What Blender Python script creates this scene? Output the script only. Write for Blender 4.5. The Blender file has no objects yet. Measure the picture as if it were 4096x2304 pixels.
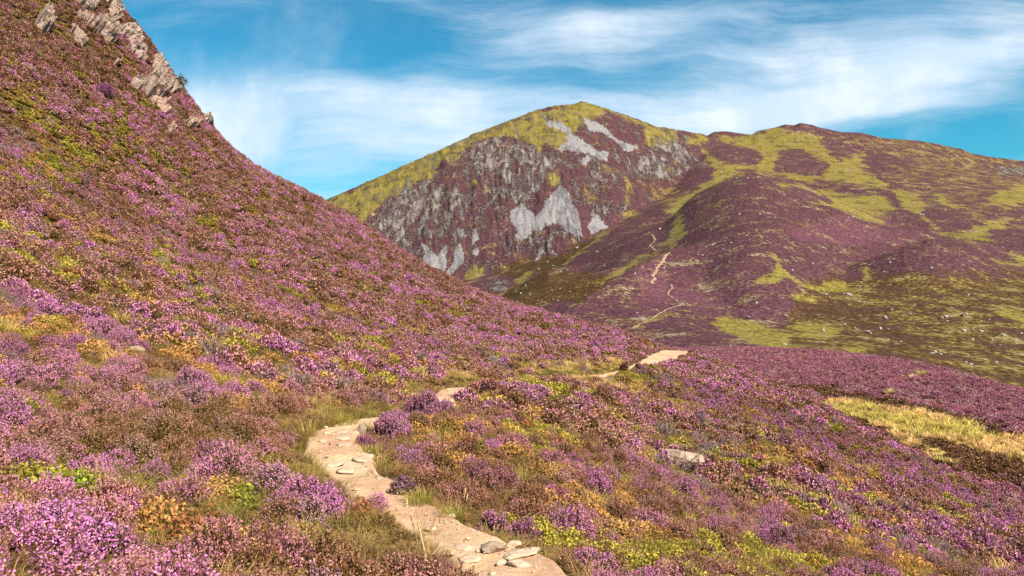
import bpy, math, random
import numpy as np
from mathutils import Vector, Euler
R = np.random.default_rng(7)
random.seed(7)
sc = bpy.context.scene
COL = sc.collection
F, HOR = 796.44, 270.0          # focal length in pixels of the 1024 px wide photo, its horizon row

# ------------------------------------------------------------------ helpers
def sstep(a, b, x):
    t = np.clip((x - a) / (b - a), 0, 1)
    return t * t * (3 - 2 * t)

_perm = np.random.default_rng(3).random((512, 512)).astype(np.float32)
def vnoise(x, y, seed=0):
    x = x + seed * 17.31; y = y + seed * 9.77
    xi = np.floor(x).astype(np.int64); yi = np.floor(y).astype(np.int64)
    fx = x - xi; fy = y - yi
    fx = fx * fx * fx * (fx * (fx * 6 - 15) + 10); fy = fy * fy * fy * (fy * (fy * 6 - 15) + 10)
    g = lambda i, j: _perm[(xi + i) % 512, (yi + j) % 512]
    return (g(0, 0) * (1 - fx) + g(1, 0) * fx) * (1 - fy) + (g(0, 1) * (1 - fx) + g(1, 1) * fx) * fy
def fbm(x, y, seed=0, octs=4, gain=.5):
    s = 0; a = 1; t = 0
    for o in range(octs):
        s = s + a * vnoise(x * 2 ** o, y * 2 ** o, seed + o * 5); t += a; a *= gain
    return s / t
def uneq(v):      # stretch fbm (about gaussian round .5) to about uniform 0..1
    return 1 / (1 + np.exp(-(v - .5) * 14))

def mesh_obj(name, V, Fq, mat=None, parent=None, smooth=False, attrs=None, cattrs=None, link=True):
    me = bpy.data.meshes.new(name)
    V = np.asarray(V, np.float32); Fq = np.asarray(Fq, np.int32)
    n = Fq.shape[1]
    me.vertices.add(len(V)); me.vertices.foreach_set('co', V.ravel())
    me.loops.add(Fq.size); me.loops.foreach_set('vertex_index', Fq.ravel())
    me.polygons.add(len(Fq)); me.polygons.foreach_set('loop_start', np.arange(0, Fq.size, n, dtype=np.int32))
    me.polygons.foreach_set('loop_total', np.full(len(Fq), n, np.int32))
    if smooth: me.polygons.foreach_set('use_smooth', np.ones(len(Fq), bool))
    for k, (dom, v) in (attrs or {}).items():
        a = me.attributes.new(k, 'FLOAT', dom); a.data.foreach_set('value', np.asarray(v, np.float32).ravel())
    me.update(calc_edges=True)
    if mat: me.materials.append(mat)
    o = bpy.data.objects.new(name, me)
    if link: COL.objects.link(o)
    if parent: o.parent = parent
    return o
def grid_faces(nr, nc):
    i = np.arange(nr - 1)[:, None] * nc + np.arange(nc - 1)[None, :]
    return np.stack([i, i + 1, i + nc + 1, i + nc], -1).reshape(-1, 4)
def tag(o, label=None, cat=None, group=None, kind=None):
    for k, v in (('label', label), ('category', cat), ('group', group), ('kind', kind)):
        if v: o[k] = v
    return o

# ------------------------------------------------------------------ node helpers
class NT:
    def __init__(s, tree): s.t = tree; s.n = tree.nodes; s.l = tree.links
    def new(s, typ, **kw):
        n = s.n.new(typ)
        for k, v in kw.items(): setattr(n, k, v)
        return n
    def put(s, sock, v):
        if isinstance(v, bpy.types.NodeSocket): s.l.new(v, sock)
        elif v is not None:
            if isinstance(v, (tuple, list)) and sock.type == 'RGBA' and len(v) == 3: v = (*v, 1)
            sock.default_value = v
    def math(s, op, a, b=None, c=None, clamp=False):
        n = s.new('ShaderNodeMath', operation=op, use_clamp=clamp)
        for i, v in enumerate((a, b, c)):
            if v is not None: s.put(n.inputs[i], v)
        return n.outputs[0]
    def mix(s, f, a, b, blend='MIX'):
        n = s.new('ShaderNodeMix', data_type='RGBA', blend_type=blend)
        s.put(n.inputs[0], f); s.put(n.inputs[6], a); s.put(n.inputs[7], b)
        return n.outputs[2]
    def noise(s, vec, scale, detail=4, rough=.55, dist=0, dims='3D'):
        n = s.new('ShaderNodeTexNoise', noise_dimensions=dims)
        if vec is not None: s.put(n.inputs['Vector'], vec)
        n.inputs['Scale'].default_value = scale; n.inputs['Detail'].default_value = detail
        n.inputs['Roughness'].default_value = rough; n.inputs['Distortion'].default_value = dist
        return n.outputs[0]
    def ss(s, x, a, b, lo=0., hi=1.):
        n = s.new('ShaderNodeMapRange', interpolation_type='SMOOTHSTEP')
        s.put(n.inputs[0], x)
        for i, v in enumerate((a, b, lo, hi)): s.put(n.inputs[i + 1], v)
        return n.outputs[0]
    def ramp(s, f, stops):
        n = s.new('ShaderNodeValToRGB'); e = n.color_ramp.elements
        while len(e) < len(stops): e.new(.5)
        for i, (p, c) in enumerate(stops): e[i].position = p; e[i].color = (*c, 1)
        s.put(n.inputs[0], f); return n.outputs[0]
    def attr(s, name, typ='GEOMETRY', out=2):
        n = s.new('ShaderNodeAttribute', attribute_name=name, attribute_type=typ); return n.outputs[out]
    def scale(s, v, sc_):
        n = s.new('ShaderNodeMapping'); s.put(n.inputs[0], v); n.inputs['Scale'].default_value = sc_; return n.outputs[0]
    def bump(s, h, strength, dist):
        n = s.new('ShaderNodeBump'); s.put(n.inputs['Height'], h); n.inputs['Strength'].default_value = strength
        n.inputs['Distance'].default_value = dist; return n.outputs[0]
def new_mat(name):
    m = bpy.data.materials.new(name); m.use_nodes = True
    m.node_tree.nodes.clear(); t = NT(m.node_tree)
    out = t.new('ShaderNodeOutputMaterial')
    return m, t, out
def diffuse_out(t, out, col, bump=None, rough=.9, spec=.15):
    b = t.new('ShaderNodeBsdfPrincipled')
    t.put(b.inputs['Base Color'], col); b.inputs['Roughness'].default_value = rough
    b.inputs['Specular IOR Level'].default_value = spec
    if bump is not None: t.put(b.inputs['Normal'], bump)
    t.l.new(b.outputs[0], out.inputs[0])

# ------------------------------------------------------------------ materials
def plant_mat(name, src, leaf_lo, leaf_hi, transl=.22, fleck=0):
    """src 'inst' takes its bloom tint from the scattered point, 'obj' from the object colour"""
    m, t, out = new_mat(name)
    tint = t.attr('tint', 'INSTANCER', 1) if src == 'inst' else t.new('ShaderNodeObjectInfo').outputs['Color']
    fl = t.attr('fl'); rnd = t.attr('rnd')
    lt = t.attr('leaf', 'INSTANCER', 1) if src == 'inst' else None
    leaf = t.mix(rnd, leaf_lo, leaf_hi)
    if lt is not None: leaf = t.mix(1.0, leaf, lt, 'MULTIPLY')
    k = t.math('MULTIPLY_ADD', rnd, .9, .5)
    kc = t.new('ShaderNodeCombineColor'); [t.put(kc.inputs[i], k) for i in range(3)]
    flower = t.mix(1.0, tint, kc.outputs[0], 'MULTIPLY')
    if fleck: flower = t.mix(t.math('MULTIPLY', t.math('GREATER_THAN', t.math('FRACT', t.math('MULTIPLY', rnd, 37.)), 1 - fleck), .8), flower, (.66, .40, .22))
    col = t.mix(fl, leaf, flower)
    d = t.new('ShaderNodeBsdfDiffuse'); t.put(d.inputs[0], col)
    tr = t.new('ShaderNodeBsdfTranslucent'); t.put(tr.inputs[0], col)
    mx = t.new('ShaderNodeMixShader'); mx.inputs[0].default_value = transl
    t.l.new(d.outputs[0], mx.inputs[1]); t.l.new(tr.outputs[0], mx.inputs[2]); t.l.new(mx.outputs[0], out.inputs[0])
    return m
HEATH_LEAF = ((.026, .022, .006), (.19, .12, .045))
M_heather = plant_mat('heather_scatter', 'inst', *HEATH_LEAF, fleck=.20)
M_heather_obj = plant_mat('heather_bush', 'obj', *HEATH_LEAF, fleck=.16)
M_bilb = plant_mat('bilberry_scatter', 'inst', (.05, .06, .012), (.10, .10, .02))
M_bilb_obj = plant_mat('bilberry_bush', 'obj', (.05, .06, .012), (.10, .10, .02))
M_grass = plant_mat('grass_scatter', 'inst', (.24, .18, .05), (.36, .28, .08), .42)
M_grass_obj = plant_mat('grass_tuft', 'obj', (.20, .17, .04), (.36, .28, .08), .42)
M_dead = plant_mat('dead_heather_scatter', 'inst', (.20, .13, .11), (.36, .26, .24), .1)

def ground_mat():
    m, t, out = new_mat('hillside_soil')
    P = t.new('ShaderNodeNewGeometry').outputs['Position']
    n1 = t.noise(P, .35, 5); n2 = t.noise(P, 6, 6, .65)
    c = t.ramp(n2, ((.3, (.030, .016, .010)), (.5, (.085, .045, .028)), (.7, (.17, .10, .055))))
    c2 = t.ramp(n2, ((.3, (.04, .035, .008)), (.55, (.13, .10, .02)), (.7, (.22, .16, .05))))
    c = t.mix(t.ss(n1, .45, .6), c, c2)
    rk = t.math('ADD', t.attr('rock'), t.math('MULTIPLY_ADD', t.noise(P, .8, 6, .6), .9, -.45))
    rc = t.ramp(t.noise(P, 3.5, 8, .7), ((.3, (.07, .05, .045)), (.45, (.25, .18, .16)), (.7, (.45, .34, .29))))
    c = t.mix(t.ss(rk, .45, .6), c, rc)
    b = t.bump(t.noise(P, 2.2, 8, .7), .8, .35)
    diffuse_out(t, out, c, b); return m
def path_mat():
    m, t, out = new_mat('path_dirt')
    P = t.new('ShaderNodeNewGeometry').outputs['Position']
    n1 = t.noise(P, .9, 4); n2 = t.noise(P, 14, 6, .7); n3 = t.noise(P, 70, 3, .6)
    c = t.ramp(n1, ((.35, (.50, .30, .19)), (.52, (.63, .435, .275)), (.66, (.70, .53, .365))))
    c = t.mix(t.ss(n2, .35, .7), t.mix(1, c, (.82, .76, .72), 'MULTIPLY'), c)
    c = t.mix(t.math('MULTIPLY', t.ss(n3, .58, .68), .55), c, (.62, .48, .36))
    h = t.math('ADD', t.math('MULTIPLY', n2, .6), t.math('MULTIPLY', n3, .3))
    diffuse_out(t, out, c, t.bump(h, .7, .05)); return m
def rock_mat(name, lo, mid, hi, sc_=4., lichen=.3, bump=.08):
    m, t, out = new_mat(name)
    P = t.new('ShaderNodeTexCoord').outputs['Object']
    n = t.noise(P, sc_, 8, .68, .4); n2 = t.noise(P, sc_ * .45, 5, .6)
    c = t.ramp(n, ((.3, lo), (.48, mid), (.68, hi)))
    c = t.mix(t.math('MULTIPLY', t.ss(n2, .55, .64), lichen), c, (.42, .30, .10))
    v = t.new('ShaderNodeTexVoronoi', feature='DISTANCE_TO_EDGE'); t.put(v.inputs['Vector'], P); v.inputs['Scale'].default_value = sc_ * .5
    crack = t.ss(v.outputs[0], 0., .035)
    c = t.mix(t.math('MULTIPLY', t.math('SUBTRACT', 1., crack), .22), c, (.05, .035, .03))
    h = t.math('ADD', n, t.math('MULTIPLY', crack, .35))
    diffuse_out(t, out, c, t.bump(h, 1., bump), .85, .25); return m
M_soil = ground_mat(); M_path = path_mat()
def trail_mat():
    m, t, out = new_mat('trail_dirt'); P = t.new('ShaderNodeNewGeometry').outputs['Position']
    diffuse_out(t, out, t.ramp(t.noise(P, .5, 5, .7), ((.35, (.15, .085, .06)), (.5, (.30, .19, .13)), (.65, (.44, .30, .21))))); return m
M_trail = trail_mat()
M_crag = rock_mat('crag_rock', (.10, .065, .055), (.33, .235, .20), (.54, .41, .34), 1.6, .4, .25)
M_crag_pink = rock_mat('pink_crag_rock', (.16, .09, .075), (.40, .25, .20), (.55, .40, .32), 1.1, .1, .3)
M_boulder = rock_mat('boulder_rock', (.11, .07, .05), (.32, .235, .17), (.52, .42, .32), 3., .45, .08)
M_slab = rock_mat('slab_rock', (.30, .19, .13), (.52, .39, .28), (.66, .54, .41), 4., .1, .03)
M_dark = rock_mat('dark_rock', (.04, .03, .028), (.13, .10, .095), (.36, .30, .29), 4., .2, .08)
M_far = rock_mat('far_boulder_rock', (.20, .17, .155), (.36, .32, .29), (.50, .45, .41), .6, .1, .4)

def far_mat():
    m, t, out = new_mat('far_moor')
    P = t.new('ShaderNodeNewGeometry').outputs['Position']
    fine = t.noise(P, .42, 5, .72); med = t.noise(P, .055, 6, .62); big = t.noise(P, .011, 4, .55)
    j = t.math('ADD', t.math('MULTIPLY_ADD', med, 2.6, -1.3), t.math('MULTIPLY_ADD', fine, 2.2, -1.1))
    # heather
    hp = t.ramp(fine, ((.32, (.020, .009, .009)), (.5, (.078, .034, .042)), (.68, (.165, .074, .088))))
    hb = t.ramp(fine, ((.32, (.020, .012, .005)), (.5, (.066, .036, .016)), (.68, (.13, .072, .035))))
    br = t.ss(t.math('ADD', t.attr('brown'), t.math('MULTIPLY_ADD', med, 1.3, -.65)), .25, .75)
    h = t.mix(br, hp, hb)
    pk = t.ss(t.math('ADD', t.attr('pink'), t.math('MULTIPLY_ADD', big, 1.6, -.8)), .1, .9)
    h = t.mix(t.math('MULTIPLY', pk, .55), h, t.ramp(fine, ((.32, (.04, .014, .022)), (.5, (.145, .055, .080)), (.68, (.25, .10, .145)))))
    # grass
    g1 = t.ramp(fine, ((.28, (.05, .040, .008)), (.5, (.185, .158, .026)), (.70, (.33, .285, .06))))
    g2 = t.ramp(fine, ((.28, (.07, .042, .014)), (.5, (.20, .145, .045)), (.70, (.35, .26, .09))))
    gr = t.mix(t.ss(med, .44, .60), g1, g2)
    gm = t.ss(t.math('ADD', t.attr('grass'), j), .17, .80)
    c = t.mix(gm, h, gr)
    # crags: streaks of rock running down the face
    S = t.scale(P, (.085, .03, .026))
    st = t.noise(S, 1., 8, .7, .6)
    rm = t.ss(t.math('ADD', t.attr('rock'), t.math('ADD', t.math('MULTIPLY_ADD', st, 2.2, -1.1), t.math('MULTIPLY_ADD', fine, 1.6, -.8))), .36, .72)
    rc = t.ramp(t.math('ADD', t.math('MULTIPLY', fine, .5), t.math('MULTIPLY', st, .5)), ((.34, (.11, .088, .084)), (.47, (.185, .155, .145)), (.64, (.27, .235, .22))))
    c = t.mix(rm, c, rc)
    dm = t.ss(t.math('ADD', t.attr('dirt'), j), .45, .62)
    c = t.mix(dm, c, t.ramp(fine, ((.3, (.14, .08, .06)), (.7, (.36, .24, .18)))))
    sm = t.ss(t.math('ADD', t.attr('scree'), t.math('MULTIPLY', j, .8)), .26, .78)
    scc = t.ramp(fine, ((.32, (.08, .075, .08)), (.48, (.215, .20, .21)), (.66, (.33, .31, .315))))
    c = t.mix(sm, c, scc)
    hgt = t.math('ADD', t.math('MULTIPLY', fine, .8), t.math('MULTIPLY', t.math('MULTIPLY', st, rm), 3.))
    diffuse_out(t, out, c, t.bump(hgt, 1., .75), .95, .05); return m
M_farland = far_mat()
def midhill_mat():
    m, t, out = new_mat('valley_terrace_soil')
    P = t.new('ShaderNodeNewGeometry').outputs['Position']
    fine = t.noise(P, 1.6, 5, .7); med = t.noise(P, .12, 5)
    h = t.ramp(fine, ((.3, (.045, .02, .02)), (.5, (.12, .05, .06)), (.7, (.20, .09, .11))))
    hb = t.ramp(fine, ((.3, (.04, .025, .01)), (.5, (.10, .055, .025)), (.7, (.17, .09, .04))))
    g = t.ramp(fine, ((.3, (.26, .17, .04)), (.5, (.44, .32, .08)), (.7, (.58, .43, .15))))
    c = t.mix(t.ss(t.math('ADD', t.attr('brown'), t.math('MULTIPLY_ADD', med, .8, -.4)), .3, .6), h, hb)
    c = t.mix(t.ss(t.math('ADD', t.attr('grass'), t.math('MULTIPLY_ADD', fine, .5, -.25)), .4, .6), c, g)
    diffuse_out(t, out, c, t.bump(fine, 1., .4), .95, .05); return m
M_mid = midhill_mat()

# ------------------------------------------------------------------ terrain fitting
class TPS:
    """smooth s(u, log d): u = x / y, d = y, s = z / y, through control points given as (photo x, photo y, depth)"""
    def __init__(s, pts, reg=1e-4, ku=2.0):
        P = np.array(pts, float); s.ku = ku
        s.X = np.stack([(P[:, 0] - 512) / F * ku, np.log(P[:, 2])], 1); v = (HOR - P[:, 1]) / F
        n = len(P); K = s.kern(s.X, s.X) + reg * np.eye(n)
        Q = np.concatenate([np.ones((n, 1)), s.X], 1)
        A = np.block([[K, Q], [Q.T, np.zeros((3, 3))]])
        s.w = np.linalg.solve(A, np.concatenate([v, np.zeros(3)]))
    def kern(s, A, B):
        r2 = ((A[:, None, :] - B[None]) ** 2).sum(-1); return np.where(r2 > 1e-12, r2 * np.log(r2 + 1e-12), 0)
    def __call__(s, u, d):
        X = np.stack([u.ravel() * s.ku, np.log(d.ravel())], 1); o = np.empty(len(X))
        for i in range(0, len(X), 40000):
            x = X[i:i + 40000]; o[i:i + 40000] = s.kern(x, s.X) @ s.w[:-3] + s.w[-3] + x @ s.w[-2:]
        return o.reshape(u.shape)
class Field:
    def __init__(s, u0, u1, nu, d0, d1, nd):
        s.u = np.linspace(u0, u1, nu); s.l = np.linspace(math.log(d0), math.log(d1), nd)
        s.U, s.D = np.meshgrid(s.u, np.exp(s.l)); s.Z = None
    def z(s, x, y):
        y = np.maximum(y, math.exp(s.l[0]) * 1.0001)
        fu = np.clip((x / y - s.u[0]) / (s.u[1] - s.u[0]), 0, len(s.u) - 1.001)
        fl = np.clip((np.log(y) - s.l[0]) / (s.l[1] - s.l[0]), 0, len(s.l) - 1.001)
        i = fu.astype(int); j = fl.astype(int); a = fu - i; b = fl - j; Z = s.Z
        return (Z[j, i] * (1 - a) + Z[j, i + 1] * a) * (1 - b) + (Z[j + 1, i] * (1 - a) + Z[j + 1, i + 1] * a) * b
    def normal(s, x, y, e=.4):
        gx = (s.z(x + e, y) - s.z(x - e, y)) / (2 * e); gy = (s.z(x, y + e) - s.z(x, y - e)) / (2 * e)
        n = np.stack([-gx, -gy, np.ones_like(gx)], -1); return n / np.linalg.norm(n, axis=-1, keepdims=True)
    def hit(s, px, py, dmin=0, dmax=1e9):
        """the ground point seen at a photo position"""
        u = (px - 512) / F; d = np.exp(np.linspace(s.l[0], s.l[-1], 4000)); d = d[(d >= dmin) & (d <= dmax)]
        sv = s.z(u * d, d) / d; k = np.argmax(sv >= (HOR - py) / F)
        if sv[k] < (HOR - py) / F: k = int(np.argmax(sv))
        return np.array([u * d[k], d[k], s.z(np.array([u * d[k]]), np.array([d[k]]))[0]])
    def runmax(s):
        S = s.Z / s.D; m = np.maximum.accumulate(S, 0); return S, m
    def verts(s): return np.stack([s.U * s.D, s.D, s.Z], -1).reshape(-1, 3)

# ---- the near hillside
near_pts = [
 # along the path
 (500,576,5.0),(455,548,5.6),(420,520,6.4),(380,485,7.6),(345,455,8.8),(338,440,9.5),(350,430,10.2),(400,414,12.5),(445,398,15.5),(475,388,18.5),
 (520,381,23),(600,374,33),(645,365,44),(675,353,58),
 # hillside on the left
 (0,576,3.3),(0,450,5.9),(0,360,9.4),(0,270,15),(0,180,25),(0,90,39),(0,0,55),(0,-80,68),
 (-200,576,2.6),(-200,360,6.6),(-200,180,16),(-200,0,36),(-200,-200,60),(-500,576,2.0),(-500,300,6.5),(-500,0,20),(-500,-250,44),
 (150,576,3.9),(150,450,7.0),(150,360,12.2),(150,270,24),(150,180,44),(150,110,60),
 (300,520,5.4),(300,440,8.8),(300,400,12),(300,340,21),(300,270,42),(250,200,56),(80,200,31),
 (230,480,6.0),(230,400,10.2),(230,330,18.5),(230,250,40),(400,360,23),(400,310,46),(450,370,25),(450,330,46),(500,340,46),(560,352,45),(560,376,27),(620,352,52),
 # skyline of the spur, then the ground dropping away behind it
 (115,4,74),(150,46,76),(190,101,78),(228,148,78),(270,177,79),(330,206,80),(385,247,80),(440,283,78),(500,307,76),(560,327,74),(620,341,72),(665,352,68),(690,355,62),
 (60,-90,76),(0,-170,80),(-120,-280,80),
 (115,60,92),(190,160,96),(330,260,98),(440,330,96),(560,370,92),(690,400,78),
 (115,150,125),(190,250,130),(330,340,130),(440,400,130),(560,440,125),(690,480,105),
 # slope falling on the right
 (560,576,5.6),(700,576,7.6),(850,576,10.2),(1024,576,13.6),(1250,576,20),(600,480,10.5),(700,500,12.6),(676,462,17),(760,460,18.5),(850,480,21.5),(940,520,20.5),
 (1024,540,19.5),(600,420,16.5),(700,400,32),(620,395,25),(760,428,30),(840,456,31),(1000,520,25),(540,440,12),(500,430,12),(480,470,9),
 (715,364,62),(750,384,58),(815,416,51),(860,439,45),(900,459,40),(960,489,36),(1024,518,33),(1150,572,30),
 (740,420,74),(815,466,63),(900,512,51),(1024,572,42),(815,520,85),(900,570,68),(1024,640,56),(1200,700,44),(740,500,100)]
near = Field(-1.55, 1.55, 640, 1.3, 135, 430)
base_s = TPS(near_pts)(near.U, near.D)
near.Z = base_s * near.D
# the path: left and right edges in the photo
path_px = [(590,466,572),(576,467,562),(553,446,512),(533,419,467),(513,393,431),(493,361,395),(473,331,375),(458,311,368),(448,308,354),(438,310,355),(431,322,360),(426,349,366),
 (421,380,386),(415,410,417),(408,431,453),(400,432,454),(394,438,461),(390,446,472)]
def pmid(r): return near.hit((r[1] + r[2]) / 2, r[0])
pc = [pmid(r) for r in path_px]
pw = [max(.2, (r[2] - r[1]) / F * c[1] * .5) for r, c in zip(path_px, pc)]
# hidden stretch behind the bushes, then the visible end on the brow
for px, py, w in ((500,386.5,.2),(540,382.5,.18),(580,378,.18),(612,374,.2),(632,369.5,.3),(641,366.5,.5),(655,361,.75),(667,355,1.0),(677,350.5,1.1)):
    pc.append(near.hit(px, py)); pw.append(w)
end = pc[-1] + np.array([1.6, 4.5, -.5]); pc.append(end); pw.append(.9)
pc = np.array(pc); pw = np.array(pw)
def densify(P, W, n=12):
    out = []; ow = []
    for i in range(len(P) - 1):
        p0 = P[max(i - 1, 0)]; p1 = P[i]; p2 = P[i + 1]; p3 = P[min(i + 2, len(P) - 1)]
        for k in range(n):
            t = k / n
            out.append(.5 * (2 * p1 + (p2 - p0) * t + (2 * p0 - 5 * p1 + 4 * p2 - p3) * t * t + (3 * p1 - p0 - 3 * p2 + p3) * t ** 3)); ow.append(W[i] * (1 - t) + W[i + 1] * t)
    return np.array(out), np.array(ow)
PC, PW = densify(pc, pw)
k = np.ones(9) / 9                                   # smooth heights along it
PC[:, 2] = np.convolve(np.pad(PC[:, 2], 4, 'edge'), k, 'valid')
def path_near(x, y):
    """distance to the path's centre line, its half width and height there"""
    sh = x.shape; x = x.ravel(); y = y.ravel(); D = np.full(len(x), 1e9); W = np.ones(len(x)); Zp = np.zeros(len(x))
    for i in range(0, len(x), 20000):
        d2 = (x[i:i + 20000, None] - PC[None, :, 0]) ** 2 + (y[i:i + 20000, None] - PC[None, :, 1]) ** 2
        kk = d2.argmin(1); D[i:i + 20000] = np.sqrt(d2.min(1)); W[i:i + 20000] = PW[kk]; Zp[i:i + 20000] = PC[kk, 2]
    return D.reshape(sh), W.reshape(sh), Zp.reshape(sh)
X, Y = near.U * near.D, near.D
pd, pw_, pz = path_near(X, Y)
amp = sstep(2, 40, near.D)
near.Z = near.Z + (fbm(X * .35, Y * .35, 1, 4) - .5) * (.30 + .25 * amp) + (fbm(X * .09, Y * .09, 2, 3) - .5) * 1.1 * amp
t = 1 - sstep(1.15, 2.2, pd / pw_)
near.Z = near.Z * (1 - t) + (pz - .05) * t
cragline = np.array([(70,-30),(100,12),(112,40),(125,62),(138,40),(160,75),(175,105),(160,108),(150,95),(190,125),(205,122)], float)
NPX = 512 + near.U * F; NPY = HOR - near.Z / near.D * F
rockm = np.zeros_like(X)
hill = mesh_obj('near_hillside', near.verts(), grid_faces(*X.shape), M_soil, smooth=True, attrs={'rock': ('POINT', rockm)})
tag(hill, kind='structure')

# path ribbon
nrm = np.gradient(PC[:, :2], axis=0); nrm = np.stack([-nrm[:, 1], nrm[:, 0]], 1); nrm /= np.linalg.norm(nrm, axis=1, keepdims=True)
NA = 17; V = np.zeros((len(PC), NA, 3))
for a in range(NA):
    q = (a / (NA - 1) * 2 - 1)
    wob = 1 + .22 * (fbm(np.arange(len(PC)) * .16, np.full(len(PC), 3.3 + (q > 0) * 9), 4, 3) - .5) * 2
    V[:, a, :2] = PC[:, :2] + nrm * (q * PW * 1.36 * wob)[:, None]
    V[:, a, 2] = PC[:, 2] + .015 + .03 * abs(q) ** 3 - .22 * max(0, abs(q) - .8) / .2 + (fbm(V[:, a, 0] * 2.2, V[:, a, 1] * 2.2, 6, 4) - .5) * .07
po = mesh_obj('path', V.reshape(-1, 3), grid_faces(len(PC), NA), M_path, smooth=True); tag(po, kind='structure')
def path_top(x, y): return path_near(np.array([x]), np.array([y]))[2][0] + .02

def layer(pts, dep, fs, bs, r, endfall=.5, rb=None, sm=14, fade=90, fld=None):
    """a rounded ridge through the skyline points; fs, bs are the slopes of its near and far faces"""
    U, D = (fld or far).U, (fld or far).D
    P = np.array([p[:2] for p in pts], float); o = np.argsort(P[:, 0]); P = P[o]
    pu = (P[:, 0] - 512) / F; dd = np.array(dep)[o] if np.ndim(dep) else np.full(len(P), dep, float)
    uu = U[0].copy(); dc = np.interp(uu, pu, dd); s = np.interp(uu, pu, (HOR - P[:, 1]) / F)
    zc = s * dc - np.maximum(0, np.maximum(pu[0] - uu, uu - pu[-1])) * dc * endfall
    kk = np.exp(-.5 * (np.arange(-120, 121) * (uu[1] - uu[0]) * F / sm) ** 2); kk /= kk.sum()
    zs = np.convolve(np.pad(zc, 120, mode='reflect', reflect_type='odd'), kk, 'valid')     # the crest's small shapes die out down the slope
    q = D - dc[None]; sl = np.where(q < 0, fs, bs); rr = np.where(q < 0, r, rb or r)
    return zs[None] + (zc - zs)[None] * np.exp(-(q / fade) ** 2) - (np.sqrt((sl * q) ** 2 + rr ** 2) - rr)

# ---- the valley terrace beyond the near slope
mid = Field(-.25, 1.0, 420, 50, 240, 260)
mid.Z = layer([(480,350),(600,349),(700,349),(768,349),(828,352),(895,360),(947,371.5),(987,383),(1024,394),(1100,418),(1250,470)], [200,190,182,172,160,143,130,121,113,100,86], .036, .25, .8, 0, .8, 14, 60, mid)
X, Y = mid.U * mid.D, mid.D
mid.Z += (fbm(X * .05, Y * .05, 8, 3) - .5) * .5 + (fbm(X * .6, Y * .6, 9, 3) - .5) * .2
C5 = lambda *p: [(768 + a * .1988, 288 + b * .1988) for a, b in p]
C6 = lambda *p: [(300 + a * .14563, 87.5 + b * .14563) for a, b in p]
C7 = lambda *p: [(650 + a * .1453, 100 + b * .1453) for a, b in p]
C4 = lambda *p: [(512 + a * .1988, 288 + b * .1988) for a, b in p]
def poly_mask(polys, x0=-60, x1=1100, y0=60, y1=520, blur=1):
    gx, gy = np.meshgrid(np.arange(x0, x1, 1.), np.arange(y0, y1, 1.)); m = np.zeros(gx.shape, np.float32)
    for item in polys:
        val, P = item if isinstance(item, tuple) else (1., item)
        P = np.array(P); ins = np.zeros(gx.shape, bool); j = len(P) - 1
        for i in range(len(P)):
            (xa, ya), (xb, yb) = P[i], P[j]
            if ya != yb: ins ^= ((ya > gy) != (yb > gy)) & (gx < (xb - xa) * (gy - ya) / (yb - ya) + xa)
            j = i
        m = np.where(ins, np.maximum(m, val) if val >= 0 else 0., m)
    for _ in range(blur):
        p = np.pad(m, 1, 'edge'); m = (p[:-2, 1:-1] + p[2:, 1:-1] + p[1:-1, :-2] + p[1:-1, 2:] + 2 * m) / 6
    return lambda px, py: m[np.clip(py - y0, 0, m.shape[0] - 1).astype(int), np.clip(px - x0, 0, m.shape[1] - 1).astype(int)]
strip = [C5((190,565),(400,578),(560,600),(800,650),(1000,700),(1288,765),(1400,800),(1400,900),(1288,885),(1150,845),(900,790),(760,760),(620,725),(520,690),(400,655),(290,625),(200,590)),
         C5((610,735),(700,745),(800,790),(830,850),(940,880),(930,900),(760,830),(640,770))]
midgrass = poly_mask(strip + [(.45, C5((580,515),(670,520),(680,550),(600,545))), (.4, C5((640,435),(740,440),(730,465),(660,460)))])
midbrown = poly_mask([C5((130,500),(400,520),(700,580),(1000,660),(1288,730),(1400,760),(1400,1100),(1288,1040),(1000,950),(600,760),(300,640))], blur=8)
def midjit(x, y): return (fbm(x * .16, y * .16, 81, 4) - .5) * 70, (fbm(x * .16 + 50, y * .16, 82, 4) - .5) * 14
MPX, MPY = 512 + mid.U * F, HOR - mid.Z / mid.D * F; jx, jy = midjit(X, Y); MPX += jx; MPY += jy
mo = mesh_obj('valley_hillside', mid.verts(), grid_faces(*X.shape), M_mid, smooth=True,
   attrs={'grass': ('POINT', midgrass(MPX, MPY)), 'brown': ('POINT', midbrown(MPX, MPY))})
tag(mo, kind='structure')

# ---- far ground: moor, knolls, spur and mountain as one height field cut into three hills
far = Field(-.66, .74, 1250, 235, 2150, 620)
U, D = far.U, far.D
moor_pts = [(1024,394,255),(900,370,262),(768,354,270),(690,352,290),(600,345,330),(480,345,380),(1200,420,250),(1024,330,390),(900,322,410),(768,320,420),(660,308,430),(560,318,450),
 (1024,300,480),(900,292,500),(1024,268,600),(900,264,620),(768,258,640),(668,262,640),(1024,236,780),(900,232,800),(1024,205,1000),(900,196,1050),(800,180,1200),(720,190,1150),(640,240,800),(560,300,700),(480,320,700),(400,320,800),
 (1024,178,1350),(900,160,1400),(820,150,1420),(760,150,1430),(710,150,1450),(1024,190,1800),(900,172,1800),(780,165,1800),(700,180,1800),(560,260,1700),(400,280,1700),(1024,215,2150),(800,200,2150),(600,260,2150),(650,200,1300),(560,240,1300),(400,260,1300)]
rid = [(600,170),(650,150),(683,138),(708,135),(714,132),(723,132),(743,134),(752,134.5),(757.5,131),(775,128),(785,125),(794,126),(800,123.7),(813,126),(821,129),(842,133.4),(861,133.4),(885,138.5),(897,139),(916,140),(942,145),(961,148),(973,153),(999,157.4),(1024,160),(1100,172)]
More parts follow.
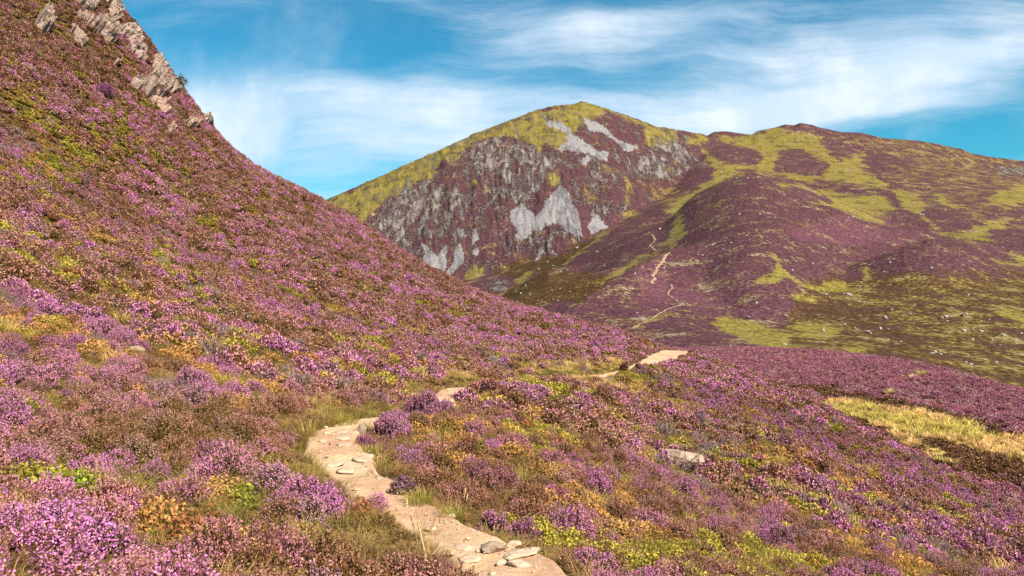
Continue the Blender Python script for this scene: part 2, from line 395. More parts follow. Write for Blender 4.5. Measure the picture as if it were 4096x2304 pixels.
zm = TPS(moor_pts, 1e-3)(U, D) * D
def smax(a, b, k): m = np.maximum(a, b); return m + k * np.log(np.exp((a - m) / k) + np.exp((b - m) / k))
zr = layer(rid, 1620, .5, .4, 10)
mtn = [(150,290),(230,250),(330,198),(370,181),(405,165),(437,151),(477,133),(509,121),(533,112),(552.5,106.5),(572,105),(582,101.5),(592,104.5),(612,111),(636,119),(656,127),(684,131),(703.5,135),(740,150),(800,185)]
mdep = [1250,1260,1290,1310,1340,1360,1390,1410,1430,1440,1450,1455,1460,1470,1490,1500,1520,1540,1560,1600]
zmt = layer(mtn, mdep, .70, .5, 34)
X, Y = U * D, D
gul = fbm(U * 34, D / 260, 21, 4)
face = np.clip((np.interp(U[0], (np.array(mtn)[:, 0] - 512) / F, mdep)[None] - D) / 330, 0, 1)
zmt += (gul - .5) * 26 * face * (1 - .3 * face) + (fbm(X / 30, Y / 30, 23, 5) - .5) * 9 * sstep(.02, .2, face)
k1 = layer(C7((100,840),(200,750),(320,640),(480,560),(620,505),(740,488),(860,520),(1100,600),(1250,680)), 900, .28, .30, 14, .4, None, 50, 130)
k2 = layer(C7((450,960),(540,880),(650,790),(800,730),(1000,718),(1250,740),(1450,810),(1700,850),(1900,900),(2050,950)), 760, .34, .34, 7, .3, None, 60, 120)
k3 = layer(C7((-60,1100),(0,1062),(120,1035),(300,1000),(500,960),(660,970),(850,1030),(1000,1100)), 640, .30, .26, 6, .3, None, 50, 100)
k4 = layer(C7((1450,1120),(1600,1060),(1750,1000),(1930,975),(2100,1010),(2300,1090),(2574,1160),(2800,1230)), 590, .36, .26, 5, .5, None, 50, 110)
k5 = layer(C7((1900,960),(1990,945),(2200,945),(2380,990),(2480,1080)), 700, .26, .25, 4, 1.)
d1 = layer([(540,330),(563,311),(580,300),(600,287),(620,275),(640,263),(655,257),(668,252),(690,246),(720,243)], [420,440,460,490,520,560,590,620,640,660], .28, .34, 5, .6)
sp = layer([(470,318),(500,299),(526,281),(548,269.5),(569,266.6),(585,269.5),(610,278),(640,290)], 800, .32, .34, 6, .8)
s2 = layer([(560,256),(585,242),(613,227),(642,218.5),(675,213),(690,214),(720,225)], 960, .34, .3, 6, .8)
hills = [smax(zm, zr, 5), k1, k2, k3, k4, k5, d1]
zland = hills[0]
for h in hills[1:]: zland = smax(zland, h, 2.2)
zsp = smax(sp, s2, 2.)
und = (fbm(X / 90, Y / 90, 31, 3) - .5) * 9 * sstep(300, 700, D) + (fbm(X / 16, Y / 16, 32, 3) - .5) * .5
zland = zland + und; zsp = zsp + und * .7
far.Z = smax(smax(zland, zsp, 2.), zmt, 2.5)
FPX, FPY = 512 + U * F, HOR - far.Z / D * F
JX = FPX + (fbm(X / 22, Y / 40, 41, 4) - .5) * 22; JY = FPY + (fbm(X / 22, Y / 40, 42, 4) - .5) * 12
grass = poly_mask([
 C6((150,780),(480,620),(800,480),(960,390),(1200,300),(1500,190),(1720,130),(1945,80),(2150,150),(2330,220),(2480,270),(2590,280),(2590,420),(2400,400),(2330,250),(2200,200),(2100,160),(2050,200),(1980,240),(1900,300),(1870,380),(1800,420),(1700,400),(1640,470),(1560,380),(1480,310),(1380,330),(1240,370),(1140,420),(1060,520),(960,540),(900,640),(820,640),(700,740),(560,770),(440,850),(420,960),(330,860)),
 C6((1710,560),(1800,600),(1760,650),(1720,640)), C6((1140,620),(1220,660),(1150,665)), C6((1180,1210),(1250,1220),(1230,1290),(1100,1340)), C6((1470,1330),(1560,1270),(1610,1270),(1500,1350)), C6((2000,1340),(2300,1180),(2480,1110),(2490,1135),(2300,1215),(2060,1340)),
 C6((1750,1230),(1960,1060),(2130,960),(2140,975),(1980,1080),(1790,1240)), (.6, C6((2180,880),(2230,640),(2290,640),(2260,820),(2340,830),(2300,890))), (.55, C6((1920,640),(2000,680),(2050,760),(1990,800))),
 (.5, C6((1930,520),(2100,520),(2200,600),(2330,700),(2300,740),(2150,600))), (.45, C6((2380,560),(2590,420),(2590,900),(2400,760))),
 C7((240,240),(400,245),(330,300),(430,400),(520,440),(600,450),(660,480),(620,510),(480,565),(310,670),(225,725),(205,800),(240,930),(160,1010),(90,1010),(140,880),(170,800),(130,770),(200,680),(300,610),(450,530),(430,480),(380,400),(310,310)),
 C7((400,262),(700,240),(880,190),(960,215),(1200,240),(1180,330),(1230,370),(1290,420),(1480,350),(1440,430),(1560,540),(1340,540),(1180,530),(1240,450),(1150,380),(1050,340),(900,340),(830,440),(825,475),(700,490),(600,450),(720,440),(770,400),(700,330),(500,290)),
 C7((640,480),(900,490),(1200,535),(1560,545),(1660,590),(1640,610),(1300,570),(1100,560),(860,510)), C7((880,575),(1000,575),(1100,590),(1060,605),(900,600)),
 C7((1050,612),(1250,600),(1350,650),(1560,650),(1700,760),(1600,780),(1500,750),(1640,840),(1560,840),(1400,790),(1200,740),(1070,715),(1270,700),(1240,660),(1130,640)),
 C7((1650,630),(1760,610),(1840,660),(1920,740),(1870,800),(1980,900),(2130,920),(2250,870),(2330,820),(2440,830),(2440,880),(2300,920),(2400,940),(2300,960),(2100,950),(1980,920),(1840,800),(1740,740),(1680,680)),
 C7((2300,690),(2480,600),(2600,560),(2600,700),(2480,740)), C7((1960,620),(2010,630),(2080,700),(2180,745),(2080,735)),
 (.38, C7((1200,230),(1500,240),(1850,275),(2200,340),(2600,420),(2600,620),(2300,600),(2000,560),(1650,560),(1560,470),(1900,430),(1500,340))),
 (.28, C7((1700,560),(2600,600),(2600,900),(2200,860),(1900,700))),
 C7((840,1050),(900,1060),(905,1120),(980,1200),(1090,1270),(1200,1245),(1390,1255),(1380,1290),(1200,1330),(1080,1300),(960,1230),(860,1260),(740,1245),(740,1205),(840,1190),(890,1150)),
 C7((1450,1140),(1500,1150),(1490,1240),(1450,1200)), C7((980,1330),(1060,1350),(1170,1385),(1080,1400),(1000,1370)), C7((2300,1080),(2450,1100),(2600,1140),(2600,1160),(2380,1115)), C7((2430,1030),(2600,1090),(2600,1130),(2500,1110)),
 (.30, C7((1100,1320),(1400,1260),(1720,1210),(2100,1210),(2450,1230),(2300,1330),(2600,1420),(2600,1700),(1900,1700),(1500,1460),(1200,1400))),
 (.26, C5((300,-20),(600,20),(900,-60),(1400,-60),(1400,560),(1000,450),(800,400),(560,330),(0,300),(-100,250),(0,170),(300,160),(560,230),(700,290),(980,250),(800,190),(560,140),(300,90))),
 C5((1130,80),(1220,100),(1400,170),(1400,250),(1288,190),(1180,140)), C5((390,290),(500,290),(520,320),(420,330)), C5((0,180),(100,170),(380,200),(300,260),(0,240)),
 C4((980,180),(1080,130),(1288,100),(1400,190),(1400,300),(1230,290),(1100,230)), (.5, C4((640,200),(900,110),(860,85),(760,120),(590,200))),
 (-1., C7((450,1280),(840,1360),(1000,1420),(1160,1490),(900,1560),(600,1500))),
], blur=7)
rock = poly_mask([(.55, p) for p in (
 C6((480,880),(560,780),(700,660),(870,620),(1000,700),(1240,700),(1200,800),(1130,900),(1000,900),(950,1030),(740,980),(700,1100),(600,1050),(500,960)),
 C6((1120,450),(1300,340),(1500,310),(1560,420),(1780,440),(1800,500),(1740,560),(1660,700),(1560,700),(1470,790),(1350,760),(1250,650),(1130,580)),
 C6((1930,600),(2060,580),(2100,700),(1950,680)), C6((2050,820),(2200,790),(2200,860),(2100,870)), C6((2230,460),(2420,460),(2400,600),(2320,660),(2250,560)), C6((2420,330),(2590,360),(2590,400),(2440,390)),
 C6((2310,640),(2450,560),(2590,500),(2590,600),(2400,680)), C6((1640,180),(1740,160),(1700,220)), C6((1240,1380),(1330,1300),(1440,1300),(1400,1400),(1300,1410)), C6((1000,780),(1120,760),(1060,960),(940,1040),(900,1000)),
 C6((1340,1160),(1520,1060),(1560,1090),(1360,1190)), C6((1540,1030),(1780,1000),(1760,1130),(1620,1120)), C7((2240,450),(2400,460),(2600,460),(2600,520),(2400,500)), C7((910,180),(1000,165),(1080,180),(1000,200)), C7((0,250),(200,290),(330,380),(400,450),(180,530),(0,560)))]
 + [(.35, C6((430,900),(700,640),(1100,440),(1500,320),(1800,440),(2350,480),(2500,600),(2250,850),(1950,900),(1450,800),(1250,1000),(1000,1120),(700,1140),(520,1000)))] + [(.36, p) for p in (C6((1050,360),(1260,310),(1100,420)), C6((880,540),(1030,430),(1000,520),(900,560)), C6((650,580),(1100,350),(1500,200),(1500,230),(1100,400),(680,600)), C6((1250,1000),(2000,850),(1950,1050),(1500,1150)))], blur=3)
rock0 = rock; rock = lambda a, b: np.maximum(rock0(a, b), .13)
scree = poly_mask([
 C6((1690,210),(1780,230),(1840,300),(1960,380),(2120,450),(2130,510),(1990,460),(1900,440),(1790,420),(1820,360),(1780,290),(1700,260)),
 C6((1940,200),(2050,240),(2120,290),(2200,350),(2320,390),(2290,450),(2220,440),(2180,370),(2060,310),(1980,290)), C6((1930,470),(1990,480),(1940,540)),
 C6((1780,650),(1830,700),(1870,760),(1900,850),(1930,930),(1945,1025),(1890,1020),(1840,980),(1800,930),(1720,930),(1620,980),(1560,1020),(1455,1040),(1480,980),(1440,900),(1430,830),(1520,800),(1560,840),(1600,880),(1660,830),(1740,720)),
 C6((2040,850),(2080,900),(2130,950),(2060,980),(2000,1010),(1980,950)), C6((840,1045),(890,1110),(930,1150),(1000,1060),(1020,1120),(1000,1180),(980,1250),(950,1285),(830,1210)),
 C6((1085,1065),(1110,1150),(1120,1200),(1010,1305),(990,1270),(1050,1180)), C6((1215,955),(1230,1040),(1170,1085),(1175,1020)), C6((1090,955),(1140,970),(1110,1060)), C6((1650,1100),(1685,1080),(1660,1180),(1630,1190)), C6((1160,1100),(1220,1110),(1190,1150)),
 (.5, C6((2430,460),(2480,470),(2590,520),(2590,535),(2490,500)))], blur=1)
dirt = poly_mask([(.55, C6((1380,420),(1420,440),(1330,600),(1290,660),(1380,760),(1360,780),(1260,660),(1300,560))), (.5, C6((1370,780),(1420,860),(1420,980),(1370,970))), (.4, C6((1280,360),(1500,310),(1480,380),(1330,420)))], blur=2)
brown = poly_mask([C6((1250,1420),(1400,1390),(1550,1330),(1700,1265),(1850,1240),(2000,1270),(2150,1290),(1950,1460),(1200,1560)), C6((1250,1270),(1480,1180),(1700,1150),(1850,1110),(1900,1060),(2050,1010),(1750,1240),(1550,1300)),
 (.36, C7((200,800),(330,660),(480,570),(560,560),(560,700),(480,820),(300,900))), (.35, C7((840,760),(1000,740),(1200,820),(1200,920),(900,900))), (.55, C7((1100,1200),(2600,1150),(2600,1600),(1100,1500))), (.5, C7((700,1130),(900,1200),(900,1280),(700,1250))),
 (.7, C5((200,-40),(1400,-40),(1400,600),(0,300)))], blur=5)
pink = poly_mask([(.5, C7((-100,1060),(400,1000),(900,1060),(700,1150),(900,1300),(1200,1500),(-100,1500))), (.5, C7((1500,760),(1950,900),(1700,1000),(1300,1000),(850,900))), (.4, C7((1000,620),(1200,650),(1250,700),(1000,690)))], blur=8)
A = {n: f(FPX + (JX - FPX) * .8, FPY + (JY - FPY) * .8) for n, f in (('grass', grass), ('rock', rock), ('dirt', dirt), ('brown', brown), ('pink', pink))}
A['rock'] = np.where(zmt > np.maximum(zland, zsp), np.maximum(A['rock'], .27), A['rock'])
A['scree'] = scree(FPX + (JX - FPX) * .5, FPY + (JY - FPY) * .45)
ism = zmt > np.maximum(zland, zsp)
for k_ in ('grass', 'rock', 'dirt', 'scree'):
    if k_ in ('rock', 'dirt', 'scree'): A[k_] = A[k_] * np.where(ism | (D > 700), 1, .35)
A['grass'] = np.clip(A['grass'] * .66 + .09, 0, 1) * np.where(A['scree'] > .5, .2, 1)
crag = sstep(.15, .5, A['rock']) * ism
far.Z += crag * (np.abs(fbm(U * 120 + D / 60, D / 45 - U * 30, 51, 5) - .5) * 2 - .3) * 12
isp = (zsp > zland) & ~ism
fq = grid_faces(*U.shape); cell = lambda m: m[:-1, :-1].ravel()
Vf = far.verts()
def sub(name, m):
    f = fq[cell(m)]; used = np.unique(f); idx = np.zeros(len(Vf), np.int32); idx[used] = np.arange(len(used))
    o = mesh_obj(name, Vf[used], idx[f], M_farland, smooth=True, attrs={k: ('POINT', v.ravel()[used]) for k, v in A.items()}); tag(o, kind='structure')
sub('mountain', ism); sub('foothill', isp); sub('moorland_hill', ~ism & ~isp)
g = mesh_obj('ground', [(-6000, -3000, -150), (6000, -3000, -150), (6000, 9000, -150), (-6000, 9000, -150)], [(0, 1, 2, 3)], M_soil, attrs={'rock': ('POINT', [0] * 4)}); tag(g, kind='structure')

# far footpath up the moor
def ribbon(px, w0, seed, mat, name='path'):
    P = np.array([far.hit(a, b) for a, b in px]); Pd, _ = densify(P, np.ones(len(P)), 10)
    s = np.linspace(0, 1, len(Pd)); Pd[:, 0] += (fbm(s * 26, s * 0 + seed, seed, 3) - .5) * 3.4
    nn = np.gradient(Pd[:, :2], axis=0); nn = np.stack([-nn[:, 1], nn[:, 0]], 1); nn /= np.linalg.norm(nn, axis=1, keepdims=True) + 1e-9
    wv = w0 * (.5 + 1.3 * fbm(s * 34, s * 0, seed + 3, 3)) * Pd[:, 1] / 600
    V = []
    for q in (-1, -.4, .4, 1):
        xy = Pd[:, :2] + nn * (q * wv)[:, None]; V.append(np.concatenate([xy, (far.z(xy[:, 0], xy[:, 1]) + .55 - .3 * abs(q))[:, None]], 1))
    o = mesh_obj(name, np.stack(V, 1).reshape(-1, 3), grid_faces(len(Pd), 4), mat, smooth=True); tag(o, kind='structure')
ribbon([(632,329),(642,323.5),(655,317),(668,309),(678,306.5),(683.5,305),(679,302.5),(672,298),(667,294.5),(672,289),(670,284.5)], .55, 3, M_trail)
ribbon([(652,284),(654.5,279),(653,276),(656,271),(660,264.5),(664.5,258),(669,252.5)], .85, 7, M_trail)
ribbon([(657,251),(651,246),(655,240),(651,235)], .6, 9, M_trail)

# ------------------------------------------------------------------ plants: unit clumps (numpy), three levels of detail
def quads(C, A_, B_):
    """quads centred at C with half axes A_, B_"""
    V = np.stack([C - A_ - B_, C + A_ - B_, C + A_ + B_, C - A_ + B_], 1); n = len(C)
    return V.reshape(-1, 3), np.arange(n * 4).reshape(n, 4)
def rdir(r, n):
    v = r.normal(size=(n, 3)); return v / np.linalg.norm(v, axis=1, keepdims=True)
class Build:
    def __init__(s): s.V = []; s.F = []; s.fl = []; s.rnd = []; s.n = 0
    def add(s, V, F_, fl, rnd):
        s.V.append(V); s.F.append(F_ + s.n); s.n += len(V); s.fl.append(np.broadcast_to(fl, (len(F_),)).astype(float)); s.rnd.append(rnd)
    def arr(s): return np.concatenate(s.V), np.concatenate(s.F), np.concatenate(s.fl), np.concatenate(s.rnd)
    def obj(s, name, mat, **kw):
        V, F_, fl, rnd = s.arr(); return mesh_obj(name, V, F_, mat, attrs={'fl': ('FACE', fl), 'rnd': ('FACE', rnd)}, **kw)
def perp(r, d):
    a = np.cross(d, rdir(r, len(d))); return a / (np.linalg.norm(a, axis=1, keepdims=True) + 1e-9)
def sprigs(r, n, Rr, H, dome=False):
    """root, tip and direction of the sprigs of a domed clump"""
    a = r.random(n) * 2 * np.pi; q = np.sqrt(r.random(n)); lob = .8 + .3 * np.sin(a * 2 + r.random() * 6) * r.random()
    tip = np.stack([np.cos(a) * q * Rr * lob, np.sin(a) * q * Rr * lob, H * (1 - .62 * q ** 2) * (.66 + .42 * r.random(n))], 1)
    if dome: tip[:, 2] = H * np.sqrt(np.maximum(.06, 1 - .92 * q ** 2)) * (.84 + .2 * r.random(n))
    root = tip * np.array([.45, .45, 0]) + r.normal(size=(n, 3)) * np.array([.02, .02, 0])
    d = tip - root; L = np.linalg.norm(d, axis=1, keepdims=True); return root, tip, d / L, L
def heather(seed, lod, bloom=1., Rr=.3, H=.34, b=None, bf=None, dens=1., dome=False):
    r = np.random.default_rng(seed); b = b or Build(); bf = bf or b
    n = int((230, 130, 62)[lod] * dens); root, tip, d, L = sprigs(r, n, Rr, H, dome)
    if lod == 0:
        pp = perp(r, d); V, Fq = quads((root + tip) / 2, d * L * .5, pp * .0022); b.add(V, Fq, .12, r.random(n))
        m = 11; t = r.random((n, m)) * .62 + .25; C = (root[:, None] + (tip - root)[:, None] * t[..., None]).reshape(-1, 3) + r.normal(size=(n * m, 3)) * .007
        a = rdir(r, n * m) + np.repeat(d, m, 0) * .7; a /= np.linalg.norm(a, axis=1, keepdims=True); V, Fq = quads(C, a * .011, perp(r, a) * .0032); b.add(V, Fq, .0, r.random(n * m))
        fm = r.random(n) < .86; k = 15; ln = .055 + .06 * r.random((n, 1)); s = r.random((n, k)) * ln
        C = (tip[:, None] - d[:, None] * s[..., None]).reshape(-1, 3) + r.normal(size=(n * k, 3)) * .0055
        keep = np.repeat(fm, k); C = C[keep]; a = rdir(r, len(C)); V, Fq = quads(C, a * .0052, perp(r, a) * .0038); bf.add(V, Fq, bloom, r.random(len(C)))
    elif lod == 1:
        pp = perp(r, d); V, Fq = quads((root + tip) / 2, d * L * .5, pp * .006); b.add(V, Fq, .1, r.random(n))
        m = 3; t = r.random((n, m)) * .5 + .35; C = (root[:, None] + (tip - root)[:, None] * t[..., None]).reshape(-1, 3) + r.normal(size=(n * m, 3)) * .015
        a = rdir(r, n * m); V, Fq = quads(C, a * .02, perp(r, a) * .009); b.add(V, Fq, .05, r.random(n * m))
        k = 4; s = r.random((n, k)) * .10; C = (tip[:, None] - d[:, None] * s[..., None]).reshape(-1, 3) + r.normal(size=(n * k, 3)) * .012
        a = rdir(r, n * k); V, Fq = quads(C, a * .016, perp(r, a) * .010); bf.add(V, Fq, bloom, r.random(n * k))
    else:
        k = 2; C = np.repeat(tip * np.array([.95, .95, .62]), k, 0) + r.normal(size=(n * k, 3)) * .03
        a = rdir(r, n * k); V, Fq = quads(C, a * .045, perp(r, a) * .028); b.add(V, Fq, .35, r.random(n * k))
        k = 2; C = np.repeat(tip, k, 0) + r.normal(size=(n * k, 3)) * .03
        a = rdir(r, n * k); V, Fq = quads(C, a * .034, perp(r, a) * .020); bf.add(V, Fq, bloom, r.random(n * k))
    return b
def bilberry(seed, lod, Rr=.28, H=.26):
    r = np.random.default_rng(seed); b = Build(); n = (130, 80, 50)[lod]; root, tip, d, L = sprigs(r, n, Rr, H)
    V, Fq = quads((root + tip) / 2, d * L * .5, perp(r, d) * (.002, .004, .006)[lod]); b.add(V, Fq, .3, r.random(n))
    m = (9, 5, 3)[lod]; t = 1.05 - r.random((n, m)) ** 1.5 * .75; C = (root[:, None] + (tip - root)[:, None] * t[..., None]).reshape(-1, 3) + r.normal(size=(n * m, 3)) * .025
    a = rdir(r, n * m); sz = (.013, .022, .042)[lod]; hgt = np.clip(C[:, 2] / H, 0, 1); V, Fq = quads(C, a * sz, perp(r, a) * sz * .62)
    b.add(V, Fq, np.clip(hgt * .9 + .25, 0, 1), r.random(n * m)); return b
def grass_tuft(seed, lod, Rr=.13, H=.36, nb=None, lean=None):
    r = np.random.default_rng(seed); b = Build(); n = nb or (120, 60, 26)[lod]; w = (.0022, .0055, .014)[lod]
    a = r.random(n) * 6.283; q = np.sqrt(r.random(n)) * Rr; p0 = np.stack([np.cos(a) * q, np.sin(a) * q, 0 * q], 1)
    a2 = a + r.normal(size=n) * .7; o = np.stack([np.cos(a2), np.sin(a2), 0 * a], 1); h = H * (.5 + .7 * r.random(n)); bend = h * (.15 + .75 * r.random(n))
    sd = np.stack([-np.sin(a2), np.cos(a2), 0 * a], 1) * w; rn = r.random(n)
    pts = [p0, p0 + o * (bend * .22)[:, None] + np.array([0, 0, 1]) * (h * .5)[:, None], p0 + o * (bend * .62)[:, None] + np.array([0, 0, 1]) * (h * .88)[:, None], p0 + o * (bend * 1.15)[:, None] + np.array([0, 0, 1]) * (h * .92)[:, None]]
    for i in range(3):
        wa, wb = (1, .85, .6, .15)[i], (1, .85, .6, .15)[i + 1]
        V = np.stack([pts[i] - sd * wa, pts[i] + sd * wa, pts[i + 1] + sd * wb, pts[i + 1] - sd * wb], 1).reshape(-1, 3); b.add(V, np.arange(n * 4).reshape(n, 4), (.35, .9, 1.)[i], rn)
    return b
def stalks(seed, n=10, H=.7, Rr=.15):
    r = np.random.default_rng(seed); b = Build()
    a = r.random(n) * 6.283; p0 = np.stack([np.cos(a), np.sin(a), 0 * a], 1) * Rr * r.random((n, 1)); h = H * (.6 + .5 * r.random(n))
    tp = p0 + np.stack([np.cos(a) * .22 * h, np.sin(a) * .22 * h, h], 1); d = tp - p0; d /= np.linalg.norm(d, axis=1, keepdims=True)
    V, Fq = quads((p0 + tp) / 2, (tp - p0) / 2, perp(r, d) * .0018); b.add(V, Fq, 1., r.random(n))
    for s in range(3):
        V, Fq = quads(tp - d * .03 * s, d * .028, perp(r, d) * .0032); b.add(V, Fq, 1., .5 + .5 * r.random(n))
    return b
def dead(seed, lod, Rr=.3, H=.28):
    r = np.random.default_rng(seed); b = Build(); n = (120, 70, 40)[lod]; root, tip, d, L = sprigs(r, n, Rr, H); w = (.0028, .006, .013)[lod]
    midp = (root + tip) / 2 + r.normal(size=(n, 3)) * .03
    for p, q in ((root, midp), (midp, tip)):
        dd = q - p; l = np.linalg.norm(dd, axis=1, keepdims=True); V, Fq = quads((p + q) / 2, dd / 2, perp(r, dd / l) * w); b.add(V, Fq, 0., r.random(n))
    for _ in range((5, 3, 2)[lod]):
        st = midp + (tip - midp) * r.random((n, 1)); en = st + (d * .6 + rdir(r, n) * .8) * .09; dd = en - st; l = np.linalg.norm(dd, axis=1, keepdims=True)
        V, Fq = quads((st + en) / 2, dd / 2, perp(r, dd / l) * w * .7); b.add(V, Fq, 0., r.random(n))
    return b

# ------------------------------------------------------------------ things standing on the hillside (their footprints keep the cover away)
FOOT = []                                            # (x, y, radius)
def rotmat(n, a):
    """columns X, Y, n : z axis along n, spun by a"""
    t = np.stack([np.cos(a), np.sin(a), 0 * a], -1); x = t - n * (t * n).sum(-1, keepdims=True); x /= np.linalg.norm(x, axis=-1, keepdims=True)
    y = np.cross(n, x); return np.stack([x, y, n], -1)
def eulers(M):
    return np.stack([np.arctan2(M[..., 2, 1], M[..., 2, 2]), -np.arcsin(np.clip(M[..., 2, 0], -1, 1)), np.arctan2(M[..., 1, 0], M[..., 0, 0])], -1)

def ico(sub):
    import bmesh
    bm = bmesh.new(); bmesh.ops.create_icosphere(bm, subdivisions=sub, radius=1); bm.verts.ensure_lookup_table()
    V = np.array([v.co[:] for v in bm.verts]); Fq = np.array([[v.index for v in f.verts] for f in bm.faces]); bm.free(); return V, Fq
ICO = {k: ico(k) for k in (2, 3, 4)}
def noise3(p, s, seed):
    return (fbm(p[:, 0] * s + 5, p[:, 1] * s + p[:, 2] * s * .7, seed, 4) + fbm(p[:, 1] * s - 3, p[:, 2] * s - p[:, 0] * s * .6, seed + 2, 4)) - 1
def rock_verts(seed, size, sub=3, planes=14, rough=.15, flat=0.):
    r = np.random.default_rng(seed); V, Fq = ICO[sub]; nn = rdir(r, planes); dk = .62 + .38 * r.random(planes)
    if flat: nn = np.concatenate([nn, [[0, 0, 1.]]]); dk = np.append(dk, 1 - flat)
    c = V @ nn.T; rad = np.min(np.where(c > .05, dk[None] / np.maximum(c, .05), 9), 1); rad = np.minimum(rad, 1.15)
    W = V * rad[:, None]; W = W * (1 + rough * 1.6 * noise3(W, 2.2, seed % 50)[:, None]) ; return W * np.array(size), Fq
def rocks(name, parts, mat):
    """parts: (seed, centre, size, spin, tilt, sub, flat) joined into one mesh"""
    Vs, Fs, n = [], [], 0
    for seed, c, size, spin, tilt, sub, flat in parts:
        V, Fq = rock_verts(seed, size, sub, flat=flat); E = np.array(Euler((tilt[0], tilt[1], spin)).to_matrix()); V = V @ E.T + np.array(c); Vs.append(V); Fs.append(Fq + n); n += len(V)
    V = np.concatenate(Vs); base = np.array([V[:, 0].mean(), V[:, 1].mean(), V[:, 2].min()]); o = mesh_obj(name, V - base, np.concatenate(Fs), mat, smooth=False); o.location = base; return o
def rock_at(field, px, py, wpx, hpx, seed, mat, label, cat='rock', group=None, name='rock', depth=.7, spin=None, sub=3, flat=0., sink=.3, tilt=(0, 0), zfun=None, lumps=1, foot=True):
    p = field.hit(px, py + hpx * .35); k = p[1] / F; w, h = wpx * k / 2, hpx * k / 2; z = zfun(p[0], p[1]) if zfun else p[2]
    r = np.random.default_rng(seed); parts = []
    for i in range(lumps):
        off = (r.random(3) - .5) * np.array([w * 1.5, w * .6, h * .5]) if i else np.zeros(3); f = .75 if i else 1.
        parts.append((seed + i * 13, (p[0] + off[0], p[1] + off[1] + w * depth * .3, z + h * (1 - 2 * sink) + off[2]), (w * f * 1.12, w * depth * f, h * f * 1.15), spin if spin is not None else r.random() * .6 - .3, tilt, sub, flat))
    o = rocks(name, parts, mat); tag(o, label, cat, group)
    if foot: FOOT.append((p[0], p[1] + w * depth * .3, w * .8))
    return o

# crags on the steep hillside: broken faceted faces bulging out of the slope
N = near
def blocks(x, y, z, cell, seed):
    """blocky relief: every cell of the rock has its own height and tilt"""
    r = np.random.default_rng(seed); P = np.stack([x, y, z], -1) / cell; lo = P.reshape(-1, 3).min(0) - .5; hi = P.reshape(-1, 3).max(0) + .5
    n = min(900, max(8, int(np.prod(np.maximum(hi - lo, 1)) * .35 * 1.6))); S = P.reshape(-1, 3)[r.integers(0, P[..., 0].size, n)] + r.normal(size=(n, 3)) * .3
    hh = r.random(n); g = r.normal(size=(n, 3)) * .34; Q = P.reshape(-1, 3); out = np.empty(len(Q))
    for a in range(0, len(Q), 8000):
        q = Q[a:a + 8000]; k = ((q[:, None] - S[None]) ** 2).sum(-1).argmin(1); out[a:a + 8000] = hh[k] + ((q - S[k]) * g[k]).sum(1)
    return out.reshape(x.shape)
CRAGS = []
def crag(poly, seed, mat, label, bulge=.55, name='crag', res=.3, cell=.75):
    P = np.array(poly, float); x0, y0 = P.min(0) - 2; x1, y1 = P.max(0) + 2
    gx, gy = np.meshgrid(np.arange(x0, x1, res), np.arange(y0, y1, res)); ins = np.zeros(gx.shape, bool); j = len(P) - 1
    wx = gx + (fbm(gx * .25, gy * .25, seed, 3) - .5) * 5; wy = gy + (fbm(gx * .25 + 40, gy * .25, seed, 3) - .5) * 5
    for i in range(len(P)):
        (xa, ya), (xb, yb) = P[i], P[j]
        if ya != yb: ins ^= ((ya > wy) != (yb > wy)) & (wx < (xb - xa) * (wy - ya) / (yb - ya) + xa)
        j = i
    m = ins.astype(float)
    for _ in range(4):
        q = np.pad(m, 1, 'edge'); m = (q[:-2, 1:-1] + q[2:, 1:-1] + q[1:-1, :-2] + q[1:-1, 2:] + m) / 5
    X = np.empty(gx.shape); Yd = np.empty(gx.shape); lj = np.exp(near.l); sel = lj > 30
    for c in range(gx.shape[1]):
        u = (gx[0, c] - 512) / F; f = (u - near.u[0]) / (near.u[1] - near.u[0]); i = int(f); a = f - i
        zc = near.Z[:, i] * (1 - a) + near.Z[:, i + 1] * a; sv = np.maximum.accumulate((zc / lj)[sel]) + np.arange(sel.sum()) * 1e-9
        d = np.interp((HOR - gy[:, c]) / F, sv, lj[sel]); X[:, c] = u * d; Yd[:, c] = d
    Z = near.z(X, Yd); n = near.normal(X, Yd, .6)
    h = m * (bulge * (.45 + .75 * blocks(X, Yd, Z, cell, seed)) + .30 * blocks(X, Yd, Z, cell * .36, seed + 1) + (fbm(X * 3, Z * 3, seed, 4) - .5) * .25) - .35 * (1 - m)
    V = np.stack([X, Yd, Z], -1) + n * h[..., None]; keep = (m > .04); fq_ = grid_faces(*gx.shape); fk = fq_[keep[:-1, :-1].ravel()]
    used = np.unique(fk); idx = np.zeros(gx.size, np.int64); idx[used] = np.arange(len(used)); W = V.reshape(-1, 3)[used]; base = np.array([W[:, 0].mean(), W[:, 1].mean(), W[:, 2].min()])
    o = mesh_obj(name, W - base, idx[fk], mat); o.location = base; tag(o, label, 'rock' if name == 'rock' else 'crag'); CRAGS.append((P, m, x0, y0, res))
C9 = lambda *p: [(50 + a * .08626, b * .08626) for a, b in p]
crag([(33,25),(37,18),(41,13),(44,20),(46.5,27),(47.5,35),(40,34)], 101, M_crag, 'pointed grey rock spike on the upper heather slope at the far left', 1.1, 'rock')
crag(C9((150,-140),(230,0),(300,40),(330,90),(380,110),(480,150),(530,90),(520,0),(500,-140)), 102, M_crag, 'broad grey crag cut off by the top edge of the picture')
crag(C9((460,250),(640,295),(700,380),(715,520),(650,490),(620,450),(540,380),(470,300)), 104, M_crag, 'rounded grey crag block standing out below the topmost crag', 1.0)
crag(C9((290,150),(460,190),(510,270),(440,270),(320,220)), 116, M_crag, 'low broken rock strip joining the topmost crag and the crag block', .4)
crag(C9((210,300),(300,370),(390,470),(425,550),(330,500),(260,420)), 105, M_crag, 'small slanting pale ledge left of the crag block', .4)
